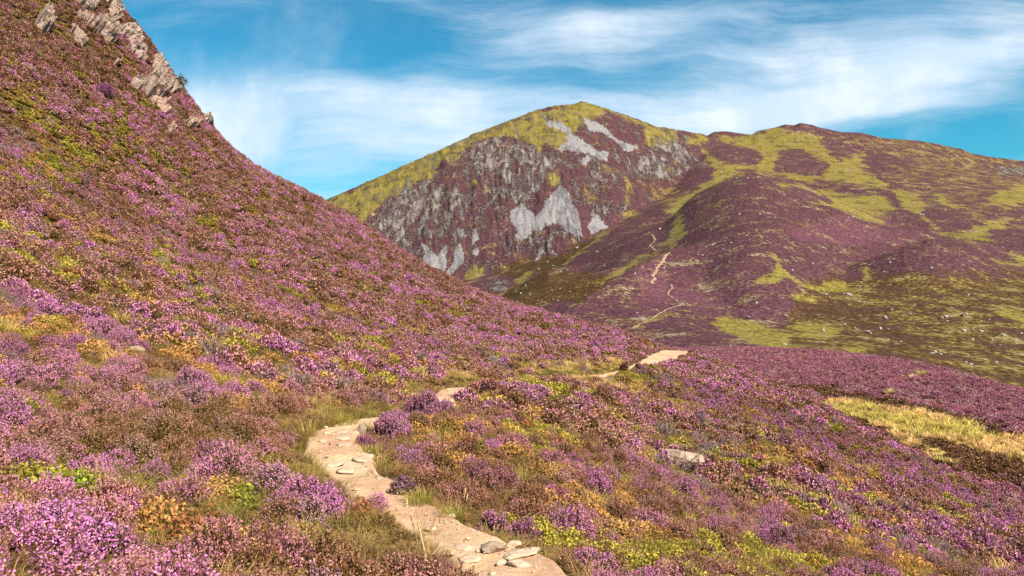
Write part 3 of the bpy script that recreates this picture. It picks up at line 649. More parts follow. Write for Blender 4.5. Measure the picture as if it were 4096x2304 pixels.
crag(C9((640,-140),(640,0),(680,120),(700,250),(760,280),(800,200),(780,110),(760,0),(740,-140)), 103, M_crag, 'narrow grey crag rib near the skyline at the picture top', .5)
crag(C9((830,290),(950,330),(1000,430),(1080,600),(1090,740),(1040,710),(960,620),(890,540),(910,480),(820,400)), 106, M_crag, 'long tan rock band running down beside the skyline', .5)
crag(C9((1170,640),(1290,730),(1340,860),(1390,950),(1470,1010),(1480,1090),(1400,1080),(1280,980),(1200,900),(1210,800),(1190,720)), 107, M_crag, 'pale sloping rock slab along the skyline above the tiny shrub', .45)
crag(C9((1070,950),(1200,945),(1330,1030),(1315,1110),(1250,1180),(1110,1115),(1050,1030)), 108, M_crag, 'jagged grey overhanging outcrop above a pink scar', 1.3, cell=.9)
crag(C9((920,945),(1025,955),(1035,1070),(970,1015)), 111, M_crag, 'small square tan rock left of the jagged outcrop', .6, 'rock')
crag(C9((1130,1130),(1250,1185),(1375,1140),(1365,1200),(1330,1240),(1390,1330),(1310,1315),(1200,1220)), 109, M_crag_pink, 'pinkish bare rock scar under the jagged overhang', .35)
crag([(166,127),(171,126.5),(174,130),(171,132.5),(167,131)], 112, M_crag_pink, 'tiny pale pink stone below the rock scar', .5, 'rock', .2)
crag([(186,122),(190,120.5),(196,126),(195,129),(188,127)], 113, M_crag_pink, 'low pinkish rock between the scar and the skyline', .6, 'rock', .2)
crag([(201,116.5),(205,117.5),(209.5,123),(208,126),(203,122)], 114, M_crag, 'small slanting rock just under the skyline', .5, 'rock', .2)
crag([(112,63),(116,64),(118,67),(114,67.5)], 115, M_crag_pink, 'tiny orange stone among heather left of the rock band', .5, 'rock', .2)
rock_at(N,134,351,15,10,121,M_boulder,'smooth pale stone between purple heather and yellow bilberry','rock',sub=4,sink=.2)
rock_at(N,27,303,16,9,122,M_boulder,'flat buried pinkish rock low on the left slope','rock',sub=3,sink=.35,tilt=(0,.5))
rock_at(N,134,223,8,4,123,M_boulder,'small flat grey stone in the middle of the left slope','rock',sub=3)
rock_at(N,492,362,14,11,124,M_dark,'grey rock with dark hollow on the bank above the path','rock',sub=4,lumps=2,sink=.2)
# rocks right of the path
rock_at(N,548,404,9,7,131,M_dark,'small dark rock with pale top among brown heather','rock',sub=3,sink=.15)
rock_at(N,571,409,6,4,132,M_dark,'smaller dark stone right of the pale-topped dark rock','rock',sub=3,sink=.2)
rock_at(N,588,429,16,9,133,M_dark,'flat cracked grey rock half buried in heather','rock',sub=4,lumps=2,sink=.25)
rock_at(N,609,438,11,10,134,M_dark,'broken grey rock at the lower end of the buried rock','rock',sub=3,lumps=2,sink=.2)
bo = rock_at(N,677,459,56,17,135,M_boulder,'large long pale lichen-spotted boulder in the heather right of the path','boulder',name='boulder',depth=.5,sub=4,lumps=1,sink=.08,tilt=(0,.2),spin=.05)
FOOT.append((FOOT[-1][0] - .1, FOOT[-1][1] - .6, .55)); FOOT.append((FOOT[-1][0] + .45, FOOT[-1][1], .4))
rock_at(N,515,396,9,9,136,M_slab,'tan upright stone beside the heather mound at the upper path','rock',sub=3,sink=.15)
rock_at(N,452,410,24,9,137,M_slab,'whitish slab at the near end of the upper path bend','slab',name='slab',sub=4,sink=.3,flat=.4)
rock_at(N,361,432,10,12,138,M_boulder,'grey corner stone where the path meets the heather bush','rock',sub=4,sink=.15)
# stones set in the path
def ps(px, py, w, h, seed, label, name='path_stone', m=M_slab, sink=None, sub=3, flat=.3):
    if sink is None:                                 # a flag lying flush in the dirt: its picture height is its depth along the ground
        p = N.hit(px, py); k = p[1] / F; z = path_top(p[0], p[1]); hw, hd = w * k / 2, min(h * k * p[1] / 4.2, w * k * .8)
        r = np.random.default_rng(seed); o = rocks(name, [(seed, (p[0], p[1], z - .002), (hw * 1.1, hd * 1.1, .019 + .008 * r.random()), r.random() * .5 - .25, (0, 0), 3, .45)], m)
        tag(o, label, 'stone', 'stones set in the footpath'); return
    rock_at(N, px, py, w, h, seed, m, label, 'stone', 'stones set in the footpath', name, depth=.8, sub=sub, flat=flat, sink=sink, zfun=path_top, foot=False)
ps(328,438,9,6,201,'square pale stone at the outer edge of the path bend')
ps(342,438,13,6,202,'broad pale stone in the path bend next to the corner stone')
ps(342,444,14,4.5,203,'thin flat stone crossing the path, upper of two below the bend')
ps(344,451,15,4.5,204,'wide flat stone at the right edge, lower of two below the bend')
ps(322,447,8,3,205,'small low stone at the left edge just below the bend')
ps(364,465,18,8,206,'large half buried slab at the right edge beside yellow grass')
ps(367,470,10,4.5,207,'pointed whitish stone just below the half buried slab')
ps(335,471,15,5,208,'long pale stone on the left half of the middle path')
ps(347,477,16,6,209,'bright wedge stone across the middle of the path')
ps(383,489,10,4.5,210,'slanting pale stone near the right edge of the lower path')
ps(379,494,12,4.5,211,'oval white stone in the middle of the lower path')
ps(367,487,5,3,212,'little round stone above the oval white stone')
ps(430,538,11,2.5,213,'thin flat pale stone beside tall grass stalks')
ps(452,524,6,2.,214,'thin dark-edged flake lying on bare path')
ps(440,562,22,9,215,'flat pale stone overhung by heather at the lower left edge')
ps(462,558,18,8,216,'smooth flat stone left of the green grass sprig')
ps(492,559,22,10,217,'grey boulder with a dark cracked face at the path step',m=M_boulder,sink=.2,sub=4,flat=0)
ps(513,554,16,7,218,'pale rounded stone at the right end of the path step',sink=.25,sub=4)
ps(523,563,36,9,219,'widest pale slab of the path step',sink=.42,sub=4)
ps(470,569,20,8,220,'buried tan stone below the smooth flat stone')
ps(502,573,14,7,221,'white block at the bottom edge below the dark cracked boulder',sink=.25)
ps(520,574,24,9,222,'broad white slab at the bottom edge of the picture',sink=.4,sub=4)

# individual shrubs beside the path
def bush(px, py, wpx, hpx, seed, tint, label, cat='heather bush', kind='heather', group='heather bushes along the path', lod=None, bloom=1., name=None):
    p = N.hit(px, py + hpx * .45); k = p[1] / F; Rr = wpx * k / 2 * 1.25; H = hpx * k * 1.15; lod = (0 if p[1] < 14 else 1) if lod is None else lod
    e = bpy.data.objects.new(name or ('heather_bush' if kind == 'heather' else kind + '_bush'), None); COL.objects.link(e); e.empty_display_size = .1
    e.location = (p[0], p[1] + Rr * .25, p[2] - .02); tag(e, label, cat, group)
    if kind == 'heather':
        b, bf = Build(), Build(); s = np.clip((Rr / .3) ** 2, .5, 5); rr = np.random.default_rng(seed)
        for kk in range(5):
            q, qf = Build(), Build(); f_ = .75 if kk == 0 else .42 + .2 * rr.random(); a_ = rr.random() * 6.28; heather(seed + kk * 7, lod, bloom, Rr * f_, H * (.95 if kk == 0 else .55 + .4 * rr.random()), q, qf, dens=s * f_ * 1.1, dome=kk % 2 == 0)
            off = np.array([math.cos(a_), math.sin(a_), 0]) * Rr * (0 if kk == 0 else .62)
            for src, dst in ((q, b), (qf, bf)): V, F_, fl_, rn_ = src.arr(); dst.add(V + off, F_, fl_, rn_)
        f = b.obj('foliage', M_heather_obj, parent=e); f.color = (*tint, 1); f = bf.obj('flowers', M_heather_obj, parent=e); f.color = (*tint, 1)
    elif kind == 'bilberry':
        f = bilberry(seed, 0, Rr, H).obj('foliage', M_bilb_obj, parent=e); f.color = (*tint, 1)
    FOOT.append((p[0], p[1] + Rr * .25, Rr * .62)); return e
PUR = (.68, .28, .50); PUR2 = (.58, .22, .42); MAU = (.42, .17, .30); BRN = (.27, .13, .10)
bush(48,540,112,60,301,(.74,.28,.62),'big bright pink-purple heather bush in the bottom left corner of the photo')
bush(386,428,42,28,302,PUR,'dense purple heather bush overhanging the bend of the path')
bush(362,443,24,17,303,PUR2,'small dark-footed purple heather bush at the inner path bend')
bush(427,408,46,30,304,(.60,.24,.44),'wide rounded purple heather mound hiding the path')
bush(413,421,26,18,305,PUR,'purple heather bush between the dense bush and the wide mound')
bush(472,440,17,19,306,PUR2,'round purple heather ball standing alone right of the path')
bush(443,450,17,14,307,PUR2,'dark purple heather tuft left of the round ball')
bush(403,462,18,13,308,PUR2,'compact purple heather tuft near the lower right path edge')
bush(463,397,26,15,309,PUR,'bright heather bush touching the right side of the upper path')
bush(492,389,22,20,310,(.28,.09,.13),'tall dark red-brown heather bush beside the upper path')
bush(470,413,26,13,311,(.34,.12,.22),'brownish purple heather bush below the white slab')
bush(492,526,32,30,312,PUR2,'upright heather bush with dark green base on the right verge')
bush(590,566,52,30,313,PUR,'purple heather bush with grass around it at the bottom edge right of the path steps')
bush(402,487,32,22,314,(.34,.17,.26),'grey-mauve heather bush leaning over the right path edge')
bush(625,368,11,11,315,(.22,.10,.09),'dark round heather bush before the far path end')
bush(639,369,12,11,316,(.30,.10,.20),'dark purple heather bush touching the far path end')
bush(186,383,40,30,317,PUR,'rounded vivid purple heather mound with a dark hollow below it on the left slope')
bush(102,330,46,24,318,PUR,'broad purple heather mound left of the smooth pale stone')
bush(638,520,24,14,319,PUR,'small bright purple heather mound on the right slope')
bush(702,530,26,18,320,PUR2,'vivid purple heather mound right of the small bright mound')
bush(104,92,19,16,321,(.38,.10,.36),'dark-based purple heather bush high on the steep slope',lod=1)
bush(46,490,44,30,322,(.36,.36,.045),'bright yellow-green bilberry bush at the left, larger of two','bilberry bush','bilberry','bilberry bushes at lower left')
bush(77,494,26,26,323,(.26,.33,.04),'greener bilberry bush right of the larger one','bilberry bush','bilberry','bilberry bushes at lower left')
bush(238,500,26,22,324,(.30,.32,.05),'yellow-green bilberry bush in the middle of the lower left heath','bilberry bush','bilberry','bilberry bushes at lower left')
bush(478,453,13,14,325,(.14,.18,.03),'dark green leafy bush under the round heather ball','bilberry bush','bilberry')
bush(447,432,34,20,326,(.34,.20,.05),'orange and green bilberry bush below the heather mound','bilberry bush','bilberry')
def tuft(px, py, w, h, seed, tint, label, n=220, group='grass tufts on the path verge', st=0):
    p = N.hit(px, py + h * .4); k = p[1] / F
    e = bpy.data.objects.new('grass_tuft', None); COL.objects.link(e); e.location = (p[0], p[1], p[2] - .01); tag(e, label, 'grass tuft', group)
    f = grass_tuft(seed, 0 if p[1] < 12 else 1, w * k * .36, h * k * .9, n).obj('blades', M_grass_obj, parent=e); f.color = (*tint, 1)
    if st:
        f = stalks(seed + 5, st, h * k * 1.9, w * k * .4).obj('seed_heads', M_grass_obj, parent=e); f.color = (.75, .58, .32, 1)
STRAW = (.60, .42, .15); GRN = (.46, .40, .09)
tuft(322,420,34,22,401,STRAW,'tall straw grass tuft behind the outer path bend',300)
tuft(345,423,30,18,402,GRN,'greenish straw tuft next to the dense heather bush',260)
tuft(308,432,20,26,403,STRAW,'pale straw tuft at the left edge of the bend',200)
tuft(367,452,26,12,404,GRN,'short yellow-green tuft under the dark-footed heather bush',240)
tuft(420,501,34,20,405,GRN,'arching yellow-green tuft on the right verge of the lower path',340)
tuft(452,516,30,16,406,GRN,'long grass tuft left of the upright heather bush',300,st=4)
tuft(476,559,10,8,407,(.34,.44,.06),'small bright green grass sprig growing between path stones',120)
tuft(540,560,26,12,408,GRN,'green tuft right of the path step',220)
tuft(432,560,40,36,409,STRAW,'thin grass with pale seed heads leaning over the lower path',60,st=9)
tuft(440,390,14,8,410,STRAW,'straw tuft at the left edge of the upper path bend',160)
tuft(583,362,24,10,411,STRAW,'pale straw tuft on the bank below the far path end',200)
tuft(600,390,20,16,412,STRAW,'standing straw tuft among heather below the far path',160)
bush(515,392,60,17,330,(.60,.25,.42),'low pink heather bank hiding the path past its upper bend',lod=1)
bush(560,385,50,14,331,(.48,.22,.22),'low rusty heather bank along the hidden path stretch',lod=1)
bush(398,419,26,16,332,PUR,'small purple heather bush filling the gap behind the dense bush')
# little shrub on the skyline
p = N.hit(180.5, 88); e = bpy.data.objects.new('shrub', None); COL.objects.link(e); e.location = p; tag(e, 'tiny lone dark shrub sticking up on the left skyline', 'shrub')
r = np.random.default_rng(5); b = Build(); root, tip, d, L = sprigs(r, 26, .55, 1.1); V, Fq = quads((root + tip) / 2, d * L * .5, perp(r, d) * .02); b.add(V, Fq, .1, r.random(26)); b.obj('stems', M_heather_obj, parent=e).color = (.1, .07, .05, 1)
b = Build(); C = np.repeat(tip, 10, 0) + r.normal(size=(260, 3)) * .13; a = rdir(r, 260); V, Fq = quads(C, a * .05, perp(r, a) * .035); b.add(V, Fq, 1., r.random(260)); b.obj('leaves', M_heather_obj, parent=e).color = (.06, .07, .03, 1)

# ---- boulders far across the valley
far_b = [(x, y) for x, y in C7((540,1040),(500,1030),(385,1015),(430,1000),(220,1125),(425,1062),(360,1070),(516,970),(685,968),(730,945),(666,935),(757,785),(615,788),(600,543),(672,537),(657,655),(860,810),(1395,805),(1368,812),(1465,818),(2115,958),(2425,1015),(2500,1070),(1935,1158),(1478,1130),(1510,1136),(1680,1098),(1650,1120),(1855,1088),(1120,1052),(990,1115),(1120,1127),(980,1172),(1240,1168),(1285,1205),(1180,1200),(1610,1185),(1268,1110),(1340,1037),(1650,1275),(1570,1277),(2195,1110),(545,1200),(545,1118),(910,1345),(735,1400),(885,1345),(1385,770),(2300,855),(2205,905),(2365,850),(2560,810),(1860,790),(1840,780),(1880,795),(2030,762),(170,1190),(95,1160),(330,1065),(265,1050),(560,985))]
far_b2 = C5((290,35),(312,45),(382,33),(405,36),(484,74),(623,110),(738,88),(712,132),(886,55),(924,102),(1007,37),(876,150),(895,148),(902,168),(978,140),(998,132),(987,218),(1030,212),(1072,220),(1064,242),(1028,262),(1127,265),(1147,252),(1175,232),(1190,240),(1275,230),(565,208),(605,208),(753,207),(840,216),(600,262),(668,271),(500,222),(515,230),(385,185),(813,298),(840,324),(870,335),(914,340),(820,332),(1147,376),(1020,386),(995,376),(1085,362),(1168,288),(1113,160),(600,155),(590,152),(130,290),(85,285),(278,215),(437,207))
far_b3 = C4((727,112),(628,125),(1190,148),(1155,116),(848,235),(1098,292),(232,65),(205,60),(290,18),(20,22),(45,30),(1230,75),(90,32))
far_b4 = C6((2040,1130),(2350,1240),(2440,1220),(1835,1255),(1790,1265),(1830,1335),(1985,1345),(1785,1385),(1550,1360),(1520,1390),(2090,1225),(2300,1280),(1900,1105),(1910,1095),(1245,1355),(1700,1200),(1640,1250),(1740,1225),(1545,1080),(1760,1150),(2500,1240),(2470,975))
def region(px, py):
    if py > 322: return 'on the grassy lower moor'
    if py > 288 and px > 770: return 'on the brown and yellow lower moor'
    if px > 880: return 'on the heather knoll at the right' if py > 225 else 'on the upper right moor'
    if px > 740: return 'on the middle heather knolls'
    if px > 640: return 'near the far footpath'
    return 'on the brown foothill under the screes'
r = np.random.default_rng(77); protos = {}
shape = ('low flat', 'rounded', 'pointed', 'blocky', 'small slanted'); n_f = 0
for i, (px, py) in enumerate([*far_b, *far_b2, *far_b3, *far_b4]):
    big = (px, py) in far_b2 and r.random() < .6
    w = (2.8 + r.random() * 2.4) if big else (1.5 + r.random() * 1.5)
    if i % 5 not in protos:
        kk = i % 5; V, Fq = rock_verts(600 + kk * 7, ((1.3, 1.1, .6), (1, .9, .8), (.9, .9, 1.1), (1.1, .9, .85), (1.2, .8, .7))[kk], 2); protos[kk] = mesh_obj('far_boulder', V, Fq, M_far, link=False).data
    p = far.hit(px, py); s = w * p[1] / F / 2
    o = bpy.data.objects.new('far_boulder', protos[i % 5]); COL.objects.link(o); o.location = (p[0], p[1], p[2] + s * .25); o.scale = (s * (.8 + .7 * r.random()), s, s * (.6 + .5 * r.random())); o.rotation_euler = (r.random() * .4, r.random() * .4, r.random() * 6)
    tag(o, 'pale grey boulder, %s, lying %s' % (shape[i % 5], region(px, py)), 'boulder', 'pale boulders scattered over the far moor, ' + shape[i % 5] + ' ones ' + region(px, py))
p = far.hit(582, 103, 1300); s = p[1] / F
cp = [(700 + i, (p[0] + dx * s, p[1] + 2, p[2] + dz * s), (w_ * s, w_ * s, w_ * s), i, (0, 0), 2, 0) for i, (dx, dz, w_) in enumerate(((-.7, .3, .8), (.6, .2, .8), (0, .9, .7), (.1, 1.6, .5)))]
tag(rocks('summit_cairn', cp, M_dark), 'small dark stone cairn on the very top of the mountain', 'cairn')

# ------------------------------------------------------------------ ground cover scattered over the slopes
protoC = {}
def proto(name, mk, mat):
    if name not in protoC: protoC[name] = mk().obj(name, mat, link=False)
    return protoC[name]
SETS = {'heather': [proto('heather_clump_%d' % i, (lambda i=i: heather(10 + i, i // 6, 1., .3, .27 + .04 * (i % 3))), M_heather) for i in range(18)],
        'bilberry': [proto('bilberry_clump_%d' % i, (lambda i=i: bilberry(40 + i, i // 3)), M_bilb) for i in range(9)],
        'grass': [proto('grass_clump_%d' % i, (lambda i=i: grass_tuft(70 + i, i // 3)), M_grass) for i in range(9)],
        'dead_heather': [proto('dead_clump_%d' % i, (lambda i=i: dead(90 + i, i // 3)), M_dead) for i in range(9)]}
PTS = {k: [] for k in SETS}                          # rows: x y z  ex ey ez  s sz  idx  tint rgb leaf rgb
def lod_of(d): return np.where(d < 13, 0, np.where(d < 36, 1, 2))
def sample(field, n_m2, d0, d1, u0, u1, tol):
    A_ = (u1 - u0) * (d1 ** 2 - d0 ** 2) / 2; n = int(A_ * n_m2)
    d = np.sqrt(d0 ** 2 + R.random(n) * (d1 ** 2 - d0 ** 2)); u = u0 + R.random(n) * (u1 - u0); x = u * d
    z = field.z(x, d); S, m = field.runmax(); j = np.clip(np.searchsorted(field.l, np.log(d)), 0, len(field.l) - 1); i = np.clip(((u - field.u[0]) / (field.u[1] - field.u[0])).astype(int), 0, len(field.u) - 1)
    ok = z / d > m[j, i] - tol - .25 / d; return x[ok], d[ok], z[ok]
def put(kind, x, y, z, s, sz, tint, leaf, nrm, lodv, per, up=.55):
    n = len(x)
    if not n: return
    v = nrm * (1 - up) + np.array([0, 0, 1]) * up; v = v + R.normal(size=v.shape) * .12; v /= np.linalg.norm(v, axis=1, keepdims=True)
    E = eulers(rotmat(v, R.random(n) * 6.283)); idx = lodv * per + R.integers(0, per, n)
    PTS[kind].append(np.column_stack([x, y, z, E, s, sz, idx, tint, leaf]))
def footmask(x, y):
    ok = np.ones(len(x), bool); zz = near.z(x, y); qx, qy = 512 + x / y * F, HOR - zz / y * F
    for P, m, x0, y0, res in CRAGS:
        b = np.where((qx > x0) & (qy > y0) & (qx < x0 + m.shape[1] * res - 1) & (qy < y0 + m.shape[0] * res - 1) & (y > 40))[0]
        ok[b] &= (m[((qy[b] - y0) / res).astype(int), ((qx[b] - x0) / res).astype(int)] < .35) | (R.random(len(b)) < .12)
    for fx, fy, fr in FOOT: ok &= (x - fx) ** 2 + (y - fy) ** 2 > fr ** 2
    return ok
def zone(px, py, Z):
    v = np.zeros(len(px))
    for cx, cy, rx, ry, *w in Z: v = np.maximum(v, np.clip(1.35 - ((px - cx) / rx) ** 2 - ((py - cy) / ry) ** 2, 0, 1) * (w[0] if w else 1))
    return v
Z_BILB = [(25,107,28,26,.9),(70,140,34,20,.9),(96,158,40,18,.9),(40,165,26,16,.7),(118,120,14,22,.6),(172,357,40,16),(62,333,26,14,.8),(25,278,26,13,.8),(165,262,22,12,.6),(200,272,20,14,.5),(205,222,12,9,.7),(255,262,14,8,.6),(225,330,14,10,.5),
 (45,495,40,16),(205,545,70,26,.8),(235,505,34,18,.7),(290,545,40,24,.7),(140,465,40,14,.5),(270,470,20,14,.5),(445,440,40,18),(520,478,34,22,.7),(470,470,26,16,.7),(620,500,24,16,.5),(570,395,44,16,.6),(625,392,26,14,.7),(660,410,26,10,.5),(690,385,20,10,.4),(760,505,20,14,.4),(840,560,30,14,.5),(540,415,24,14,.5),(180,288,10,8,.5),(330,315,16,8,.5)]
Z_GRASS = [(320,420,34,14,1.4),(300,440,14,16,1.2),(420,398,22,8,.9),(455,385,30,7,.8),(565,378,44,14,1.5),(600,368,40,9,1.5),(530,374,26,8,1.4),(675,348,16,5,.8),(470,382,30,6,1.4),(625,388,30,10,1.1),(440,388,20,8,1.4),(225,520,40,20,.9),(260,545,46,18,.8),(150,470,30,12,.6),(430,515,24,12,.7),(520,545,30,12,.6),(380,462,18,10,.8),(395,478,12,10,.6),(560,560,40,14,.45),(690,460,22,8,.4),(500,405,14,10,.6),(250,205,22,9,.3),(700,470,20,8,.4),(880,532,14,8,.4),(915,478,8,5,.8)]
Z_PURP = [(60,395,110,50,.5),(190,390,60,35,.4),(50,545,70,40,.6),(350,530,60,40,.35),(100,330,60,24,.35),(160,340,40,20,.2),(20,255,40,16,.4),(330,470,30,40,.1),(420,410,50,16,.4),(560,470,50,30,.1),(150,510,50,22,.35),(230,560,50,16,.1),(440,560,40,20,.4)]
Z_BROWN = [(30,30,80,30,.35),(110,70,70,40,.25),(80,215,25,14,.4),(200,170,40,30,.2),(300,230,60,40,.1),(470,300,60,25,.1),(190,440,40,20,.25),(265,345,40,15,.2),(600,420,40,20,.25),(780,395,60,18,.1)]
def cover(n_m2, d0, d1, u0, u1, s0, near_=True):
    x, y, z = sample(near, n_m2, d0, d1, u0, u1, .05)
    pdist, pw2, _ = path_near(x, y); q = pdist - pw2
    ok = footmask(x, y) & (q > .07 + R.normal(size=len(x)) * .05); rk = np.clip(1 - 2.2 * rock_at_pt(x, y), 0, 1); ok &= R.random(len(x)) < rk
    ok &= (R.random(len(x)) > .9 * sstep(.84, .97, uneq(fbm(x * 1.3 + 70, y * 1.3, 72, 3))))      # hollows between the clumps
    x, y, z, q = x[ok], y[ok], z[ok], q[ok]; n = len(x); nr = near.normal(x, y, .5)
    px, py = 512 + x / y * F, HOR - z / y * F
    b1 = uneq(fbm(x * .55, y * .55, 61, 3)); b2 = uneq(fbm(x * .16, y * .16, 62, 3)); b3 = uneq(fbm(x * 1.1, y * 1.1, 63, 2)); b4 = uneq(fbm(x * .42 + 9, y * .42, 64, 3)); b5 = uneq(fbm(x * .3 - 9, y * .3, 65, 4))
    rj = R.random(n)
    pbil = np.clip(zone(px, py, Z_BILB) * (.35 + .9 * b3) + sstep(.74, .95, b4) * .6 + .05, 0, .95)
    verge = 1 - sstep(.1, .75, q)
    pgr = np.clip(zone(px, py, Z_GRASS) * (.3 + .5 * b3) + verge * .6 + sstep(.90, 1., b5) * .3 + np.where(y < 16, .06, .02), 0, .97)
    pde = np.clip(sstep(.86, .98, uneq(fbm(x * .5 + 30, y * .5, 66, 3))) * np.where(px > 480, .75, .35) * (near_ * .4 + .6), 0, .8)
    kind = np.where(rj < pgr, 2, np.where(R.random(n) < pbil, 1, np.where(R.random(n) < pde, 3, 0)))
    L = lod_of(y); sv = s0 * (.75 + .6 * R.random(n)) * np.where(verge > .3, .75, 1)
    # heather colours: bloom strength from patches
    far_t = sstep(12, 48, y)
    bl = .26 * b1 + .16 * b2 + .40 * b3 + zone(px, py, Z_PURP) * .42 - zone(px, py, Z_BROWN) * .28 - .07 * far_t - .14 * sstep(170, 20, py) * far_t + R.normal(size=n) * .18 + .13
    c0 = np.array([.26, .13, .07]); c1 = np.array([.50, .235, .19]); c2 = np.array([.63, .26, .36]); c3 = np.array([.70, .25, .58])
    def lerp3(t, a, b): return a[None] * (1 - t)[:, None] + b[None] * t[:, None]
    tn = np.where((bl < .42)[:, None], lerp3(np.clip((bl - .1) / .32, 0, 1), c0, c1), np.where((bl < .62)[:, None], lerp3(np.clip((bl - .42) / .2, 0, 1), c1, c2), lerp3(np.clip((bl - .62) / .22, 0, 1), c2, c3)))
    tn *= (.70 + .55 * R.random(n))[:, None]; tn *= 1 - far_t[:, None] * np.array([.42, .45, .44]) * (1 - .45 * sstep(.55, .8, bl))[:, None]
    pale = (R.random(n) < .10); tn[pale] = tn[pale] * .5 + np.array([.22, .15, .14])
    lf = np.ones((n, 3)); w = R.random(n)[:, None]; lf = lf * (1 - w) + np.array([1.5, 1.0, .6]) * w; gd = (b4 < .2)[:, None]; lf = np.where(gd, lf * np.array([.9, 1.25, .8]), lf)
    red = sstep(.3, .65, uneq(fbm(x * .5 - 40, y * .5, 67, 3))) * (1 - .35 * far_t)
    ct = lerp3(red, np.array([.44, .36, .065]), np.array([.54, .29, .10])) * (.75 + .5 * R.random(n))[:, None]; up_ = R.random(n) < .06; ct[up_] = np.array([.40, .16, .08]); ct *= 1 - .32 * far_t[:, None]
    gt = lerp3(uneq(fbm(x * .4, y * .4 + 50, 68, 3)), np.array([.62, .46, .12]), np.array([.80, .54, .23])) * (.8 + .4 * R.random(n))[:, None]
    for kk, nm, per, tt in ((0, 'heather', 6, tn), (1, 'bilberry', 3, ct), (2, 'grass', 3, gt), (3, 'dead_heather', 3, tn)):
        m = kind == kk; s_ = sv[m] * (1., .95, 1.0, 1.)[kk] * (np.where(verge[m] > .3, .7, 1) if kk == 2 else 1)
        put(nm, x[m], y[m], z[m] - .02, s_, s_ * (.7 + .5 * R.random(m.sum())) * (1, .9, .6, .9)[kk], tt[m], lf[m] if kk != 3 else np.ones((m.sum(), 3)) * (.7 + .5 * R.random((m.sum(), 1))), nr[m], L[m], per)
def rock_at_pt(x, y):
    fu = np.clip((x / y - near.u[0]) / (near.u[1] - near.u[0]), 0, len(near.u) - 1).astype(int); fl = np.clip((np.log(y) - near.l[0]) / (near.l[1] - near.l[0]), 0, len(near.l) - 1).astype(int); return rockm[fl, fu]
cover(26, 1.9, 13, -.85, .85, .72)
cover(17, 13, 36, -.85, .85, .86)
cover(15, 36, 100, -.85, .80, .86, False)
# low moss, litter and seedlings between the clumps near the camera
x, y, z = sample(near, 34, 1.9, 20, -.85, .85, .05); pdist, pw2, _ = path_near(x, y); ok = pdist - pw2 > .04 + R.normal(size=len(x)) * .05; x, y, z = x[ok], y[ok], z[ok]; n = len(x)
s_ = .42 + .3 * R.random(n); mb = uneq(fbm(x * .8, y * .8, 74, 3))[:, None]; ut = np.array([.40, .24, .11]) * (1 - mb) + np.array([.40, .33, .09]) * mb; ut = ut * (.6 + .7 * R.random((n, 1)))
hx = R.random(n) < .5; nr = near.normal(x, y, .5)
put('grass', x[hx], y[hx], z[hx] - .02, s_[hx] * 1.3, s_[hx] * .6, ut[hx], np.ones((hx.sum(), 3)) * .7, nr[hx], lod_of(y[hx]), 3)
hx = ~hx; put('heather', x[hx], y[hx], z[hx] - .03, s_[hx], s_[hx] * .6, ut[hx] * np.array([1.15, .9, 1.2]), np.ones((hx.sum(), 3)), nr[hx], lod_of(y[hx]), 6)
# valley terrace
x, y, z = sample(mid, 2.6, 56, 190, .0, .80, .012); n = len(x); px, py = 512 + x / y * F, HOR - z / y * F
jx, jy = midjit(x, y); px += jx; py += jy; gm = midgrass(px, py); bm_ = midbrown(px, py); isg = R.random(n) < np.clip(gm * 1.2 - .1, 0, .96); nr = mid.normal(x, y, 1.)
b1 = uneq(fbm(x * .25, y * .25, 71, 3)); br = R.random(n) < np.clip(bm_ * 1.1 - .1 + (b1 - .5) * .5, 0, 1)
tn = np.where(br[:, None], np.array([.15, .075, .04]), np.array([.38, .135, .215])) * (.65 + .6 * R.random(n) * b1 + .3 * R.random(n))[:, None]
pb = (~br) & (R.random(n) < .12); tn[pb] = [.46, .27, .30]
s_ = 1.35 + .8 * R.random(n); m = ~isg
put('heather', x[m], y[m], z[m] - .05, s_[m], s_[m] * .85, tn[m], np.ones((m.sum(), 3)) * .9, nr[m], np.full(m.sum(), 2), 6)
gt = np.array([.72, .58, .18]) * (.75 + .5 * R.random(n))[:, None]; gt = np.where((b1 > .6)[:, None], gt * np.array([1.2, 1.0, 1.5]), gt)
put('grass', x[isg], y[isg], z[isg] - .02, s_[isg] * 1.3, s_[isg], gt[isg], np.ones((isg.sum(), 3)), nr[isg], np.full(isg.sum(), 2), 3)

